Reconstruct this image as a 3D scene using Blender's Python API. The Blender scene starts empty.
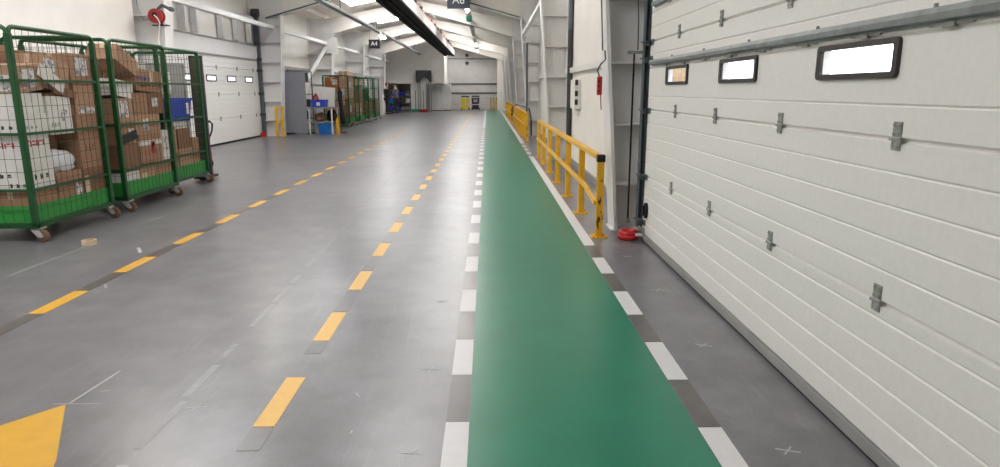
import bpy, bmesh, math, random
from mathutils import Vector, Matrix, Euler
random.seed(7)
S = bpy.context.scene
COL = S.collection
R = math.radians

# ------------------------------------------------------------------ materials
def _mat(name):
    m = bpy.data.materials.new(name); m.use_nodes = True
    nt = m.node_tree; return m, nt, nt.nodes['Principled BSDF']

def lin(c):
    f = lambda v: v/12.92 if v <= .04045 else ((v+.055)/1.055)**2.4
    return tuple(f(v/255) for v in c) + (1,)

def mat(name, rgb, rough=.5, metal=0, var=.08, scale=6, bump=0, spec=.5):
    """plain procedural surface: a base colour with soft noise wear"""
    m, nt, b = _mat(name)
    c = lin(rgb)
    tc = nt.nodes.new('ShaderNodeTexCoord')
    n = nt.nodes.new('ShaderNodeTexNoise'); n.inputs['Scale'].default_value = scale; n.inputs['Detail'].default_value = 5
    nt.links.new(tc.outputs['Object'], n.inputs['Vector'])
    r = nt.nodes.new('ShaderNodeValToRGB')
    r.color_ramp.elements[0].position = .3; r.color_ramp.elements[1].position = .7
    r.color_ramp.elements[0].color = tuple(max(0, x*(1-var)) for x in c[:3])+(1,)
    r.color_ramp.elements[1].color = tuple(min(1, x*(1+var)) for x in c[:3])+(1,)
    nt.links.new(n.outputs['Fac'], r.inputs['Fac']); nt.links.new(r.outputs['Color'], b.inputs['Base Color'])
    b.inputs['Roughness'].default_value = rough; b.inputs['Metallic'].default_value = metal
    b.inputs['Specular IOR Level'].default_value = spec
    if bump:
        bp = nt.nodes.new('ShaderNodeBump'); bp.inputs['Strength'].default_value = bump; bp.inputs['Distance'].default_value = .01
        nt.links.new(n.outputs['Fac'], bp.inputs['Height']); nt.links.new(bp.outputs['Normal'], b.inputs['Normal'])
    return m

def emit(name, rgb, strength):
    m, nt, b = _mat(name)
    b.inputs['Base Color'].default_value = lin(rgb)
    b.inputs['Emission Color'].default_value = lin(rgb); b.inputs['Emission Strength'].default_value = strength
    return m

def floor_mat():
    m, nt, b = _mat('polished_concrete')
    L = nt.links; N = nt.nodes
    tc = N.new('ShaderNodeTexCoord')
    def noise(sc, det, vec=None, rough=.6):
        n = N.new('ShaderNodeTexNoise'); n.inputs['Scale'].default_value = sc; n.inputs['Detail'].default_value = det
        n.inputs['Roughness'].default_value = rough
        L.new(vec or tc.outputs['Object'], n.inputs['Vector']); return n
    def ramp(src, p0, c0, p1, c1):
        r = N.new('ShaderNodeValToRGB'); e = r.color_ramp.elements
        e[0].position, e[1].position = p0, p1; e[0].color, e[1].color = c0, c1
        L.new(src, r.inputs['Fac']); return r
    big = noise(.55, 6); mid = noise(3.5, 8); fine = noise(60, 4)
    a = ramp(big.outputs['Fac'], .32, lin((104, 102, 106)), .68, lin((126, 124, 127)))
    c = ramp(mid.outputs['Fac'], .3, (.78, .78, .78, 1), .7, (1.16, 1.16, 1.16, 1))
    d = ramp(fine.outputs['Fac'], .3, (.92, .92, .92, 1), .7, (1.06, 1.06, 1.06, 1))
    mx = N.new('ShaderNodeMix'); mx.data_type = 'RGBA'; mx.blend_type = 'MULTIPLY'; mx.inputs['Factor'].default_value = 1
    L.new(a.outputs['Color'], mx.inputs['A']); L.new(c.outputs['Color'], mx.inputs['B'])
    m2 = N.new('ShaderNodeMix'); m2.data_type = 'RGBA'; m2.blend_type = 'MULTIPLY'; m2.inputs['Factor'].default_value = 1
    L.new(mx.outputs['Result'], m2.inputs['A']); L.new(d.outputs['Color'], m2.inputs['B'])
    # scuffs: stretched bright scratches
    mp = N.new('ShaderNodeMapping'); mp.inputs['Scale'].default_value = (7, .6, 1); mp.inputs['Rotation'].default_value = (0, 0, R(-28))
    L.new(tc.outputs['Object'], mp.inputs['Vector'])
    sc = noise(2.2, 9, mp.outputs['Vector'], .7)
    sr = ramp(sc.outputs['Fac'], .55, (0, 0, 0, 1), .78, (.5, .5, .5, 1))
    m3 = N.new('ShaderNodeMix'); m3.data_type = 'RGBA'; m3.inputs['B'].default_value = lin((146, 144, 144))
    L.new(sr.outputs['Color'], m3.inputs['Factor']); L.new(m2.outputs['Result'], m3.inputs['A'])
    # dark oily spots
    sp = noise(1.1, 7); spr = ramp(sp.outputs['Fac'], .15, (.22, .22, .22, 1), .62, (0, 0, 0, 1))
    m4 = N.new('ShaderNodeMix'); m4.data_type = 'RGBA'; m4.inputs['B'].default_value = lin((88, 86, 88))
    L.new(spr.outputs['Color'], m4.inputs['Factor']); L.new(m3.outputs['Result'], m4.inputs['A'])
    L.new(m4.outputs['Result'], b.inputs['Base Color'])
    rr = N.new('ShaderNodeMapRange'); rr.inputs['To Min'].default_value = .28; rr.inputs['To Max'].default_value = .30
    L.new(mid.outputs['Fac'], rr.inputs['Value']); L.new(rr.outputs['Result'], b.inputs['Roughness'])
    bp = N.new('ShaderNodeBump'); bp.inputs['Strength'].default_value = .02; bp.inputs['Distance'].default_value = .004
    L.new(mid.outputs['Fac'], bp.inputs['Height']); L.new(bp.outputs['Normal'], b.inputs['Normal'])
    b.inputs['Specular IOR Level'].default_value = .45
    return m

def paper_mat():
    """white shipping paper with dark printed bars"""
    m, nt, b = _mat('printed_paper'); N = nt.nodes; L = nt.links
    tc = N.new('ShaderNodeTexCoord'); br = N.new('ShaderNodeTexBrick')
    br.inputs['Scale'].default_value = 14; br.inputs['Color1'].default_value = lin((225, 222, 220)); br.inputs['Color2'].default_value = lin((225, 222, 220))
    n = N.new('ShaderNodeTexNoise'); n.inputs['Scale'].default_value = 26; n.inputs['Detail'].default_value = 1
    L.new(tc.outputs['Object'], n.inputs['Vector'])
    r = N.new('ShaderNodeValToRGB'); e = r.color_ramp.elements
    e[0].position, e[1].position = .40, .46; e[0].color, e[1].color = lin((140, 138, 142)), lin((214, 211, 210))
    L.new(n.outputs['Fac'], r.inputs['Fac']); L.new(r.outputs['Color'], b.inputs['Base Color'])
    b.inputs['Roughness'].default_value = .6
    return m

def cardboard(name, rgb):
    m, nt, b = _mat(name); N = nt.nodes; L = nt.links
    c = lin(rgb); tc = N.new('ShaderNodeTexCoord')
    n = N.new('ShaderNodeTexNoise'); n.inputs['Scale'].default_value = 5; n.inputs['Detail'].default_value = 6
    mp = N.new('ShaderNodeMapping'); mp.inputs['Scale'].default_value = (1, 1, 14)
    L.new(tc.outputs['Object'], mp.inputs['Vector']); L.new(mp.outputs['Vector'], n.inputs['Vector'])
    r = N.new('ShaderNodeValToRGB'); e = r.color_ramp.elements
    e[0].position, e[1].position = .25, .75
    e[0].color = tuple(x*.82 for x in c[:3])+(1,); e[1].color = tuple(min(1, x*1.14) for x in c[:3])+(1,)
    L.new(n.outputs['Fac'], r.inputs['Fac']); L.new(r.outputs['Color'], b.inputs['Base Color'])
    b.inputs['Roughness'].default_value = .75
    return m

def post_mat():
    """yellow paint with black worn bands"""
    m, nt, b = _mat('worn_yellow_black'); N = nt.nodes; L = nt.links
    tc = N.new('ShaderNodeTexCoord'); n = N.new('ShaderNodeTexNoise'); n.inputs['Scale'].default_value = 7; n.inputs['Detail'].default_value = 3
    mp = N.new('ShaderNodeMapping'); mp.inputs['Scale'].default_value = (3, 3, 1)
    L.new(tc.outputs['Object'], mp.inputs['Vector']); L.new(mp.outputs['Vector'], n.inputs['Vector'])
    r = N.new('ShaderNodeValToRGB'); e = r.color_ramp.elements
    e[0].position, e[1].position = .40, .44; e[0].color, e[1].color = lin((60, 48, 20)), lin((214, 160, 22))
    L.new(n.outputs['Fac'], r.inputs['Fac']); L.new(r.outputs['Color'], b.inputs['Base Color'])
    b.inputs['Roughness'].default_value = .45
    return m

def glass_mat():
    m, nt, b = _mat('window_acrylic')
    b.inputs['Base Color'].default_value = (1, 1, 1, 1); b.inputs['Roughness'].default_value = .02
    b.inputs['Transmission Weight'].default_value = 1; b.inputs['IOR'].default_value = 1.1
    return m

M = dict(
    floor=floor_mat(),
    white_wall=mat('wall_paint', (230, 226, 221), .6, var=.03, scale=2),
    back_wall=mat('grey_back_wall', (196, 193, 190), .7, var=.05, scale=2),
    steel_white=mat('white_painted_steel', (222, 220, 219), .45, var=.03, scale=3),
    roof=mat('roof_sheet', (232, 227, 220), .6, var=.05, scale=2),
    door=mat('door_panel', (224, 222, 218), .5, var=.025, scale=30, bump=.04),
    galv=mat('galvanised', (142, 148, 147), .45, .25, var=.18, scale=14),
    galv_dark=mat('galvanised_dark', (84, 92, 97), .45, .25, var=.18, scale=10),
    zinc=mat('zinc_hinge', (150, 151, 146), .5, .2, var=.25, scale=30),
    black=mat('black_plastic', (24, 23, 24), .55, var=.1, spec=.3), beam_black=mat('beam_black', (14, 14, 14), .7, var=.1, spec=.15),
    window_black=mat('window_frame_black', (46, 41, 40), .45, var=.06),
    rubber=mat('rubber', (18, 18, 18), .8, var=.1),
    alu=mat('aluminium', (150, 149, 147), .45, .2, var=.08),
    glass=glass_mat(),
    green_floor=mat('green_floor_paint', (28, 114, 88), .285, var=.10, scale=3, bump=.02),
    white_paint=mat('white_floor_paint', (205, 203, 204), .45, var=.03, scale=20),
    yellow_paint=mat('yellow_floor_paint', (216, 170, 80), .42, var=.04, scale=20),
    deep_yellow=mat('deep_yellow_floor_paint', (206, 156, 34), .42, var=.05, scale=12),
    worn=mat('worn_grey_floor_paint', (90, 85, 84), .285, var=.14, scale=12),
    chalk=mat('chalk', (176, 174, 174), .8, var=.05),
    yellow=mat('yellow_railing_paint', (222, 166, 24), .42, var=.1, scale=8),
    yellow_worn=post_mat(),
    green=mat('green_cage_paint', (13, 74, 33), .4, var=.12, scale=9),
    green_wire=mat('green_wire', (30, 62, 40), .5, var=.1),
    green_panel=mat('green_plastic_panel', (44, 140, 58), .5, var=.08, scale=8),
    tyre=mat('brown_tyre', (112, 84, 66), .6, var=.15, scale=20),
    caster=mat('caster_steel', (186, 186, 184), .4, .15, var=.1),
    brown=cardboard('cardboard', (160, 122, 96)),
    brown2=cardboard('cardboard_dark', (134, 96, 72)),
    brown3=cardboard('cardboard_light', (176, 140, 114)),
    orange_card=cardboard('cardboard_orange', (172, 102, 50)),
    whitebox=mat('white_carton', (222, 219, 214), .6, var=.05, scale=8),
    greybox=mat('grey_carton', (150, 148, 146), .6, var=.06, scale=8),
    tape=mat('parcel_tape', (206, 186, 158), .35, var=.04),
    white_tape=mat('white_parcel_tape', (222, 216, 212), .4, var=.04),
    paper=paper_mat(),
    redprint=mat('red_print', (176, 40, 52), .5, var=.08),
    blueprint=mat('blue_print', (40, 44, 150), .5, var=.08),
    darkprint=mat('dark_print', (40, 38, 42), .6, var=.08),
    plastic_bag=mat('white_plastic_bag', (214, 216, 220), .25, var=.05, scale=10),
    grey_bag=mat('grey_plastic_wrap', (160, 160, 158), .3, var=.15, scale=8),
    blue=mat('blue_plastic', (22, 62, 178), .4, var=.08),
    blue2=mat('blue_bin_plastic', (16, 110, 190), .4, var=.08),
    red=mat('red_plastic', (186, 24, 26), .4, var=.08),
    dark_red=mat('dark_red_metal', (150, 28, 34), .45, var=.08),
    grey_cab=mat('grey_cabinet', (132, 134, 142), .45, var=.04),
    dark=mat('dark_grey', (56, 55, 58), .6, var=.12),
    brown_board=mat('dark_brown_board', (74, 62, 52), .55, var=.15),
    skin=mat('skin', (196, 150, 122), .55, var=.03),
    hair=mat('brown_hair', (92, 58, 36), .7, var=.2),
    dark_hair=mat('dark_hair', (40, 32, 30), .7, var=.2),
    coat=mat('black_cloth', (28, 28, 32), .85, var=.1),
    grey_cloth=mat('grey_cloth', (88, 88, 98), .85, var=.1),
    trouser=mat('dark_trousers', (40, 42, 52), .85, var=.1),
    bin_yellow=mat('yellow_bin', (220, 196, 30), .45, var=.05),
    bin_purple=mat('dark_purple_bin', (48, 32, 56), .45, var=.05),
    sign=mat('dark_blue_sign', (52, 58, 78), .5, var=.03),
    sign_black=mat('black_sign', (22, 22, 22), .5, var=.03),
    sign_white=mat('sign_white', (232, 232, 230), .5, var=.02),
    wood=mat('broom_wood', (176, 128, 78), .6, var=.1),
    teal=mat('teal_plastic', (20, 140, 110), .45, var=.06),
    tan_out=mat('sandstone_outside', (170, 146, 112), .8, var=.06),
    skylight=emit('skylight_panel', (253, 254, 255), 11.0),
    tube=emit('lamp_tube', (255, 250, 243), 70.0),
    exit_green=mat('green_sign_housing', (60, 190, 150), .4, var=.05),
    purple=mat('violet_handle', (110, 60, 160), .5, var=.05),
)

# ------------------------------------------------------------------ mesh builder
class MB:
    def __init__(s): s.v = []; s.f = []
    def _add(s, vs, fs):
        o = len(s.v); s.v += [tuple(v) for v in vs]; s.f += [tuple(i+o for i in f) for f in fs]; return s
    def box(s, x0, x1, y0, y1, z0, z1):
        vs = [(x, y, z) for x in (x0, x1) for y in (y0, y1) for z in (z0, z1)]
        return s._add(vs, [(0,1,3,2),(4,6,7,5),(0,4,5,1),(2,3,7,6),(0,2,6,4),(1,5,7,3)])
    def cbox(s, c, d, rot=(0,0,0)):
        e = Euler(rot).to_matrix(); c = Vector(c)
        vs = [c + e @ Vector((x*d[0]/2, y*d[1]/2, z*d[2]/2)) for x in (-1,1) for y in (-1,1) for z in (-1,1)]
        return s._add(vs, [(0,1,3,2),(4,6,7,5),(0,4,5,1),(2,3,7,6),(0,2,6,4),(1,5,7,3)])
    def hexa(s, low, high):
        """prism between two equal polygons"""
        n = len(low)
        return s._add(list(low)+list(high), [tuple(range(n))[::-1], tuple(range(n, 2*n))] + [(i,(i+1)%n,(i+1)%n+n,i+n) for i in range(n)])
    def bar(s, p, q, w, h=None, up=(0,0,1)):
        h = h or w; p, q = Vector(p), Vector(q); d = (q-p).normalized(); up = Vector(up)
        if abs(d.dot(up)) > .98: up = Vector((0,1,0))
        a = d.cross(up).normalized(); b = a.cross(d)
        sec = [a*w/2+b*h/2, -a*w/2+b*h/2, -a*w/2-b*h/2, a*w/2-b*h/2]
        return s.hexa([p+x for x in sec], [q+x for x in sec])
    def tube(s, pts, r, n=8, closed=False):
        pts = [Vector(p) for p in pts]; rings = []; N = len(pts)
        prev = None
        for i, p in enumerate(pts):
            a = pts[i-1] if (i > 0 or closed) else p
            b = pts[(i+1) % N] if (i < N-1 or closed) else p
            d = (b-a).normalized()
            if prev is None:
                u = Vector((0,0,1)) if abs(d.z) < .9 else Vector((1,0,0))
                x = d.cross(u).normalized()
            else:
                x = (prev - d*prev.dot(d)).normalized()
            prev = x; y = d.cross(x)
            rr = r[i] if isinstance(r, (list, tuple)) else r
            rings.append([p + (x*math.cos(t)+y*math.sin(t))*rr for t in [2*math.pi*k/n for k in range(n)]])
        vs = [v for rg in rings for v in rg]; fs = []
        for i in range(N if closed else N-1):
            j = (i+1) % N
            fs += [(i*n+k, i*n+(k+1)%n, j*n+(k+1)%n, j*n+k) for k in range(n)]
        if not closed: fs += [tuple(range(n))[::-1], tuple(range((N-1)*n, N*n))]
        return s._add(vs, fs)
    def cyl(s, p, q, r, n=20): return s.tube([p, q], r, n)
    def lathe(s, prof, c=(0,0,0), n=24, axis='z'):
        vs = []; fs = []; m = len(prof)
        for k in range(n):
            t = 2*math.pi*k/n
            for (r, z) in prof:
                v = (r*math.cos(t), r*math.sin(t), z)
                if axis == 'x': v = (v[2], v[0], v[1])
                if axis == 'y': v = (v[0], v[2], v[1])
                vs.append((v[0]+c[0], v[1]+c[1], v[2]+c[2]))
        for k in range(n):
            j = (k+1) % n
            fs += [(k*m+i, j*m+i, j*m+i+1, k*m+i+1) for i in range(m-1)]
        fs += [tuple(k*m for k in range(n))[::-1], tuple(k*m+m-1 for k in range(n))]
        return s._add(vs, fs)
    def prism_y(s, prof, y0, y1):
        """closed xz outline pulled along y"""
        return s.hexa([(x, y0, z) for x, z in prof], [(x, y1, z) for x, z in prof])
    def build(s, name, m, parent=None, loc=None, bevel=0, smooth=False, kind=None):
        me = bpy.data.meshes.new(name); me.from_pydata(s.v, [], s.f); me.update()
        bm = bmesh.new(); bm.from_mesh(me); bmesh.ops.recalc_face_normals(bm, faces=bm.faces); bm.to_mesh(me); bm.free()
        me.materials.append(m)
        o = bpy.data.objects.new(name, me); COL.objects.link(o)
        if parent: o.parent = parent
        if loc: o.location = loc
        if bevel:
            b = o.modifiers.new('bevel', 'BEVEL'); b.width = bevel; b.segments = 2; b.limit_method = 'ANGLE'
        if smooth:
            for p in me.polygons: p.use_smooth = True
        if kind: o['kind'] = kind
        return o

def empty(name, loc, label=None, cat=None, group=None, rz=0, kind=None):
    o = bpy.data.objects.new(name, None); COL.objects.link(o); o.location = loc; o.rotation_euler = (0,0,rz)
    o.empty_display_size = .1
    if label: o['label'] = label; o['category'] = cat
    if group: o['group'] = group
    if kind: o['kind'] = kind
    return o
def tag(o, label, cat, group=None):
    o['label'] = label; o['category'] = cat
    if group: o['group'] = group
    return o
def copy_tree(o, parent=None):
    c = o.copy(); COL.objects.link(c); c.parent = parent
    for ch in list(o.children): copy_tree(ch, c)
    return c
def dup(o, loc, label, group=None, rz=0):
    c = copy_tree(o); c.location = loc; c.rotation_euler = (0,0,rz); c['label'] = label
    if group: c['group'] = group
    return c
def text_mesh(name, body, size, m, parent, loc, rot):
    cu = bpy.data.curves.new(name, 'FONT'); cu.body = body; cu.size = size; cu.extrude = .004; cu.align_x = 'CENTER'; cu.align_y = 'CENTER'
    t = bpy.data.objects.new(name+'_tmp', cu); COL.objects.link(t)
    bpy.context.view_layer.update()
    me = bpy.data.meshes.new_from_object(t.evaluated_get(bpy.context.evaluated_depsgraph_get()))
    bpy.data.objects.remove(t)
    o = bpy.data.objects.new(name, me); me.materials.clear(); me.materials.append(m); COL.objects.link(o)
    o.parent = parent; o.location = loc; o.rotation_euler = rot
    return o

# ------------------------------------------------------------------ dimensions
WL, WR = -7.8, 1.75            # side walls
YB, YF = -9.0, 54.0            # wall behind the camera, far wall
FR = [-8.0, -.4, 7.2, 14.8, 22.8, 30.1, 37.6, 45.2, 52.8]   # portal frames
XM = -3.02
def zroof(x): return 5.45 - .19*abs(x-XM)
ZE = zroof(WR)

# ------------------------------------------------------------------ floor and its paint
fl = MB().box(WL-.3, 2.1, YB-.3, YF+.3, -.2, 0).build('floor', M['floor'], kind='structure')
T = .0015
MB().box(-.09, .945, -3, 53.2, -.01, T).build('walkway_paint', M['green_floor'], fl)
def dashes(name, x0, x1, ys, m, z=T+.0006):
    b = MB()
    for a, c in ys: b.box(x0, x1, a, c, -.01, z)
    return b.build(name, m, fl)
P2 = 1.04
# left white dashes: white from 2.28 to 2.80, gap to 3.33 ...
wl = [(2.285+P2*k, 2.805+P2*k) for k in range(-4, 24)]
wlg = [(2.81+P2*k, 3.32+P2*k) for k in range(-4, 4)]
dashes('white_dashed_line', -.20, -.092, wl+[(27.3, 53)], M['white_paint'])
dashes('worn_line', -.20, -.092, wlg, M['worn'], T)
wr = [(2.2+P2*k, 2.73+P2*k) for k in range(-4, 4)] + [(6.34, 15.3)] + [(15.9+1.04*k, 16.4+1.04*k) for k in range(3)] + [(19.2, 52.5)]
wrg = [(2.74+P2*k, 3.235+P2*k) for k in range(-4, 4)]
dashes('white_dashed_line', .948, 1.055, wr, M['white_paint'])
dashes('worn_line', .948, 1.055, wrg, M['worn'], T)
yc = [(2.78+1.06*k, 3.31+1.06*k) for k in range(-4, 46)]
ycg = [(2.25+1.06*k, 2.775+1.06*k) for k in range(-2, 45)]
dashes('yellow_dashed_line', -1.08, -.98, yc, M['yellow_paint'])
dashes('worn_line', -1.08, -.98, [(c-(.2 if a < 4.3 else .5), c) for a, c in ycg], mat('faint_grey_paint', (96, 92, 94), .285, var=.12, scale=12), T)
yl = [(4.39+1.06*k, 4.92+1.06*k) for k in range(-4, 23)]
ylg = [(4.925+1.06*k, 5.445+1.06*k) for k in range(-3, 22)]
def skew_dashes(name, x0, x1, ys, m, z, sk):
    b = MB()
    for a, c in ys:
        lo = [(x0, a+sk, -.01), (x1, a-sk, -.01), (x1, c-sk, -.01), (x0, c+sk, -.01)]
        b.hexa(lo, [(x, y, z) for x, y, _ in lo])
    return b.build(name, m, fl)
skew_dashes('yellow_dashed_line', -3.17, -3.06, yl, M['deep_yellow'], T+.0006, .0)
dashes('worn_line', -3.17, -3.06, ylg, M['worn'], T)
tri = [(-2.07, 3.02), (-1.80, 2.52), (-1.55, 1.9), (-2.6, 1.4), (-3.0, 1.9), (-2.30, 2.74)]
MB().hexa([(x, y, -.01) for x, y in tri], [(x, y, T+.001) for x, y in tri]).build('yellow_arrow_paint', M['deep_yellow'], fl)
# chalk crosses, scratches and the pale line between the cages and the dashes
ck = MB()
def stroke(x, y, x2, y2, w=.012):
    d = Vector((x2-x, y2-y)).normalized(); n = Vector((-d.y, d.x))*w/2
    q = [(x+n.x, y+n.y), (x-n.x, y-n.y), (x2-n.x, y2-n.y), (x2+n.x, y2+n.y)]
    ck.hexa([(a, c, -.01) for a, c in q], [(a, c, .001) for a, c in q])
for x, y in ((-.33, 2.54), (1.27, 2.53), (-1.42, 2.98), (1.29, 3.72), (-.32, 3.4), (1.3, 4.85), (-.34, 4.6), (-.36, 6.0), (1.28, 5.9)):
    a = random.uniform(-.5, .5); l = .05
    stroke(x-l*math.cos(a), y-l*math.sin(a), x+l*math.cos(a), y+l*math.sin(a), .009)
    stroke(x-l*.8*math.cos(a+1.2), y-l*.8*math.sin(a+1.2), x+l*.8*math.cos(a+1.2), y+l*.8*math.sin(a+1.2), .007)
stroke(-2.06, 3.04, -2.02, 3.42, .01); stroke(-2.14, 3.03, -1.9, 3.03, .005)
stroke(-3.3, 6.15, -3.42, 6.35, .03); stroke(-2.98, 5.0, -3.04, 5.1, .02)
for k in range(26):
    x, y = random.uniform(-4.5, 1.3), random.uniform(2.5, 12)
    a = random.uniform(0, 3.1); l = random.uniform(.02, .07)
    stroke(x, y, x+l*math.cos(a), y+l*math.sin(a), .006)
ck.build('chalk_mark', M['chalk'], fl)
fl2 = MB()
for k in range(40):
    y = 4.6+k*.75; fl2.box(-3.98+.004*random.uniform(-3, 3), -3.965, y, y+.72*random.uniform(.6, 1), -.01, .0008)
for k in range(30):
    y = 2.1+k*.5; fl2.box(-1.52-.012*k+.004*random.uniform(-2, 2), -1.475-.012*k, y, y+.5*random.uniform(.35, 1), -.01, .0008)
fl2.build('faint_line', mat('faded_line', (140, 139, 141), .45, var=.08, scale=20), fl)

# ------------------------------------------------------------------ shell
MB().box(WL-.2, WL, YB, YF, 0, zroof(WL)).box(WL, -7.40, YB, 14.62, 0, zroof(-7.4)-.02).build('wall_left', M['white_wall'], kind='structure')
DY0, DY1, DZ = .3, 6.62, 3.1            # near door opening
w = MB(); w.box(WR, WR+.2, YB, DY0, 0, ZE); w.box(WR, WR+.06, 7.19, YF, 0, ZE); w.box(WR, WR+.2, DY0, 7.19, DZ, ZE); w.box(1.62, 1.79, 6.755, 6.775, 0, DZ); w.box(1.775, 1.80, 6.77, 7.25, 0, DZ)
w.build('wall_right', M['white_wall'], kind='structure')
for nm, y0, y1 in (('wall_rear', YB-.2, YB),):
    MB().hexa([(WL-.2, y0, 0), (WR+.2, y0, 0), (WR+.2, y0, ZE), (XM, y0, 5.5), (WL-.2, y0, ZE)],
              [(WL-.2, y1, 0), (WR+.2, y1, 0), (WR+.2, y1, ZE), (XM, y1, 5.5), (WL-.2, y1, ZE)]).build(nm, M['white_wall'], kind='structure')
MB().hexa([(WL-.2, YF, 0), (WR+.2, YF, 0), (WR+.2, YF, ZE), (XM, YF, 5.5), (WL-.2, YF, ZE)],
          [(WL-.2, YF+.2, 0), (WR+.2, YF+.2, 0), (WR+.2, YF+.2, ZE), (XM, YF+.2, 5.5), (WL-.2, YF+.2, ZE)]).build('wall_back', M['back_wall'], kind='structure')
# white partition right of the back wall and the white office block on the left
MB().box(.77, WR-.01, 52.9, 53.2, 0, 4.0).build('wall_partition', M['white_wall'], kind='structure')
ob = MB(); ob.box(WL, -3.1, 49.0, 49.2, 1.98, 5.2); ob.box(-3.3, -3.1, 49.2, YF, 1.98, 5.0); ob.box(-5.55, -4.4, 49.0, 49.1, 0, 1.98)
ob.box(WL, -7.3, 49.0, 49.2, 0, 1.98)
ob.build('wall_office', M['white_wall'], kind='structure')
# roof with openings filled by skylight panels (one on each slope of each bay)
rf = MB()
sk = []
bays = list(zip(FR[:-1], FR[1:]))
SKX = [(-5.7, -4.3), (-2.35, -1.05)]
def slab(x0, x1, y0, y1):
    lo = [(x0, y0, zroof(x0)), (x1, y0, zroof(x1)), (x1, y1, zroof(x1)), (x0, y1, zroof(x0))]
    rf.hexa(lo, [(a, c, d+.12) for a, c, d in lo])
xs = [WL-.2, -5.7, -4.3, XM, -2.35, -1.05, WR+.2]
for a, c in [(YB-.2, FR[0])] + bays + [(FR[-1], YF+.2)]:
    m_ = (a+c)/2+(1.7 if a > 20 else 0); hh = 1.0
    for x0, x1 in zip(xs[:-1], xs[1:]):
        if (x0, x1) in SKX and c-a > 4 and a > -1 and not (a > 44 and x0 < -4):
            slab(x0, x1, a, m_-hh); slab(x0, x1, m_+hh, c); sk.append((x0, x1, m_-hh, m_+hh))
        else: slab(x0, x1, a, c)
rf.build('ceiling', M['roof'], kind='structure')
for i, (x0, x1, y0, y1) in enumerate(sk):
    lo = [(x0, y0, zroof(x0)+.02), (x1, y0, zroof(x1)+.02), (x1, y1, zroof(x1)+.02), (x0, y1, zroof(x0)+.02)]
    MB().hexa(lo, [(a, c, d+.04) for a, c, d in lo]).build('window_%d' % (i+20), M['skylight'], kind='structure')
# purlins along the hall, and the portal frames
pu = MB()
for x in (-7.0, -6.1, -3.9, -3.2, -2.8, -.4, .5, 1.3):
    z = zroof(x); pu.box(x-.03, x+.03, YB, YF, z-.16, z-.005)
pu.build('ceiling_purlins', M['roof'], kind='structure')

def zraf(x):
    return 4.93 - .275*abs(x-XM)
def frame(y):
    """white portal frame: tapered columns with stiffeners, haunched rafters"""
    fw = .19
    b = MB()
    for sgn, xw in ((1, WR-.01), (-1, WL+.01)):
        xi0 = 1.37 if sgn > 0 else -6.93; xi1 = 1.10 if sgn > 0 else -6.70; zt = zraf(xi1)
        # web
        b.hexa([(xi0, y-.006, 0), (xw, y-.006, 0), (xw, y-.006, ZE-.03), (xi1, y-.006, zroof(xi1)-.17), (xi1, y-.006, zt)],
               [(xi0, y+.006, 0), (xw, y+.006, 0), (xw, y+.006, ZE-.03), (xi1, y+.006, zroof(xi1)-.17), (xi1, y+.006, zt)])
        # inner flange, leaning into the hall
        t = .035*sgn
        b.hexa([(xi0, y-fw, 0), (xi0+t, y-fw, 0), (xi1+t, y-fw, zt), (xi1, y-fw, zt)],
               [(xi0, y+fw, 0), (xi0+t, y+fw, 0), (xi1+t, y+fw, zt), (xi1, y+fw, zt)])
        b.box(min(xw, xw-.03*sgn), max(xw, xw-.03*sgn), y-.11, y+.11, 0, ZE-.05)
        # stiffeners
        k = 0
        for z in (.51, 1.145, 1.78, 2.415, 3.05, 3.6):
            xi = xi0 + (xi1-xi0)*z/zt
            b.box(min(xi, xw), max(xi, xw), y-.17, y+.10, z-.009, z+.009)
        b.box(min(xi0-.03*sgn, xw), max(xi0-.03*sgn, xw), y-.16, y+.16, 0, .015)
    b.build('column_pair', M['steel_white'], kind='structure')
    r = MB()
    def zt(x): return zroof(x)-.16
    for x0, x1 in ((-6.70, XM), (XM, 1.10)):
        r.hexa([(x0, y-.006, zraf(x0)), (x1, y-.006, zraf(x1)), (x1, y-.006, zt(x1)), (x0, y-.006, zt(x0))],
               [(x0, y+.006, zraf(x0)), (x1, y+.006, zraf(x1)), (x1, y+.006, zt(x1)), (x0, y+.006, zt(x0))])
        a = max(x0, -6.7); c = min(x1, 1.1)
        r.hexa([(a, y-.2, zraf(a)-.02), (c, y-.2, zraf(c)-.02), (c, y-.2, zraf(c)), (a, y-.2, zraf(a))],
               [(a, y+.1, zraf(a)-.02), (c, y+.1, zraf(c)-.02), (c, y+.1, zraf(c)), (a, y+.1, zraf(a))])
    r.build('rafter_beam', M['roof'], kind='structure')
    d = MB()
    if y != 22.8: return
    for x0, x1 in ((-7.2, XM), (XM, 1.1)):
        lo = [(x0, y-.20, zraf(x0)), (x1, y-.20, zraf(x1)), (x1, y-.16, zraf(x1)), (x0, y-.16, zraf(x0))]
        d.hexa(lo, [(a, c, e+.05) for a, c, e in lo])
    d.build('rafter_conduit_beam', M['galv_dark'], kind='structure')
for y in FR[1:]: frame(y)

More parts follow.
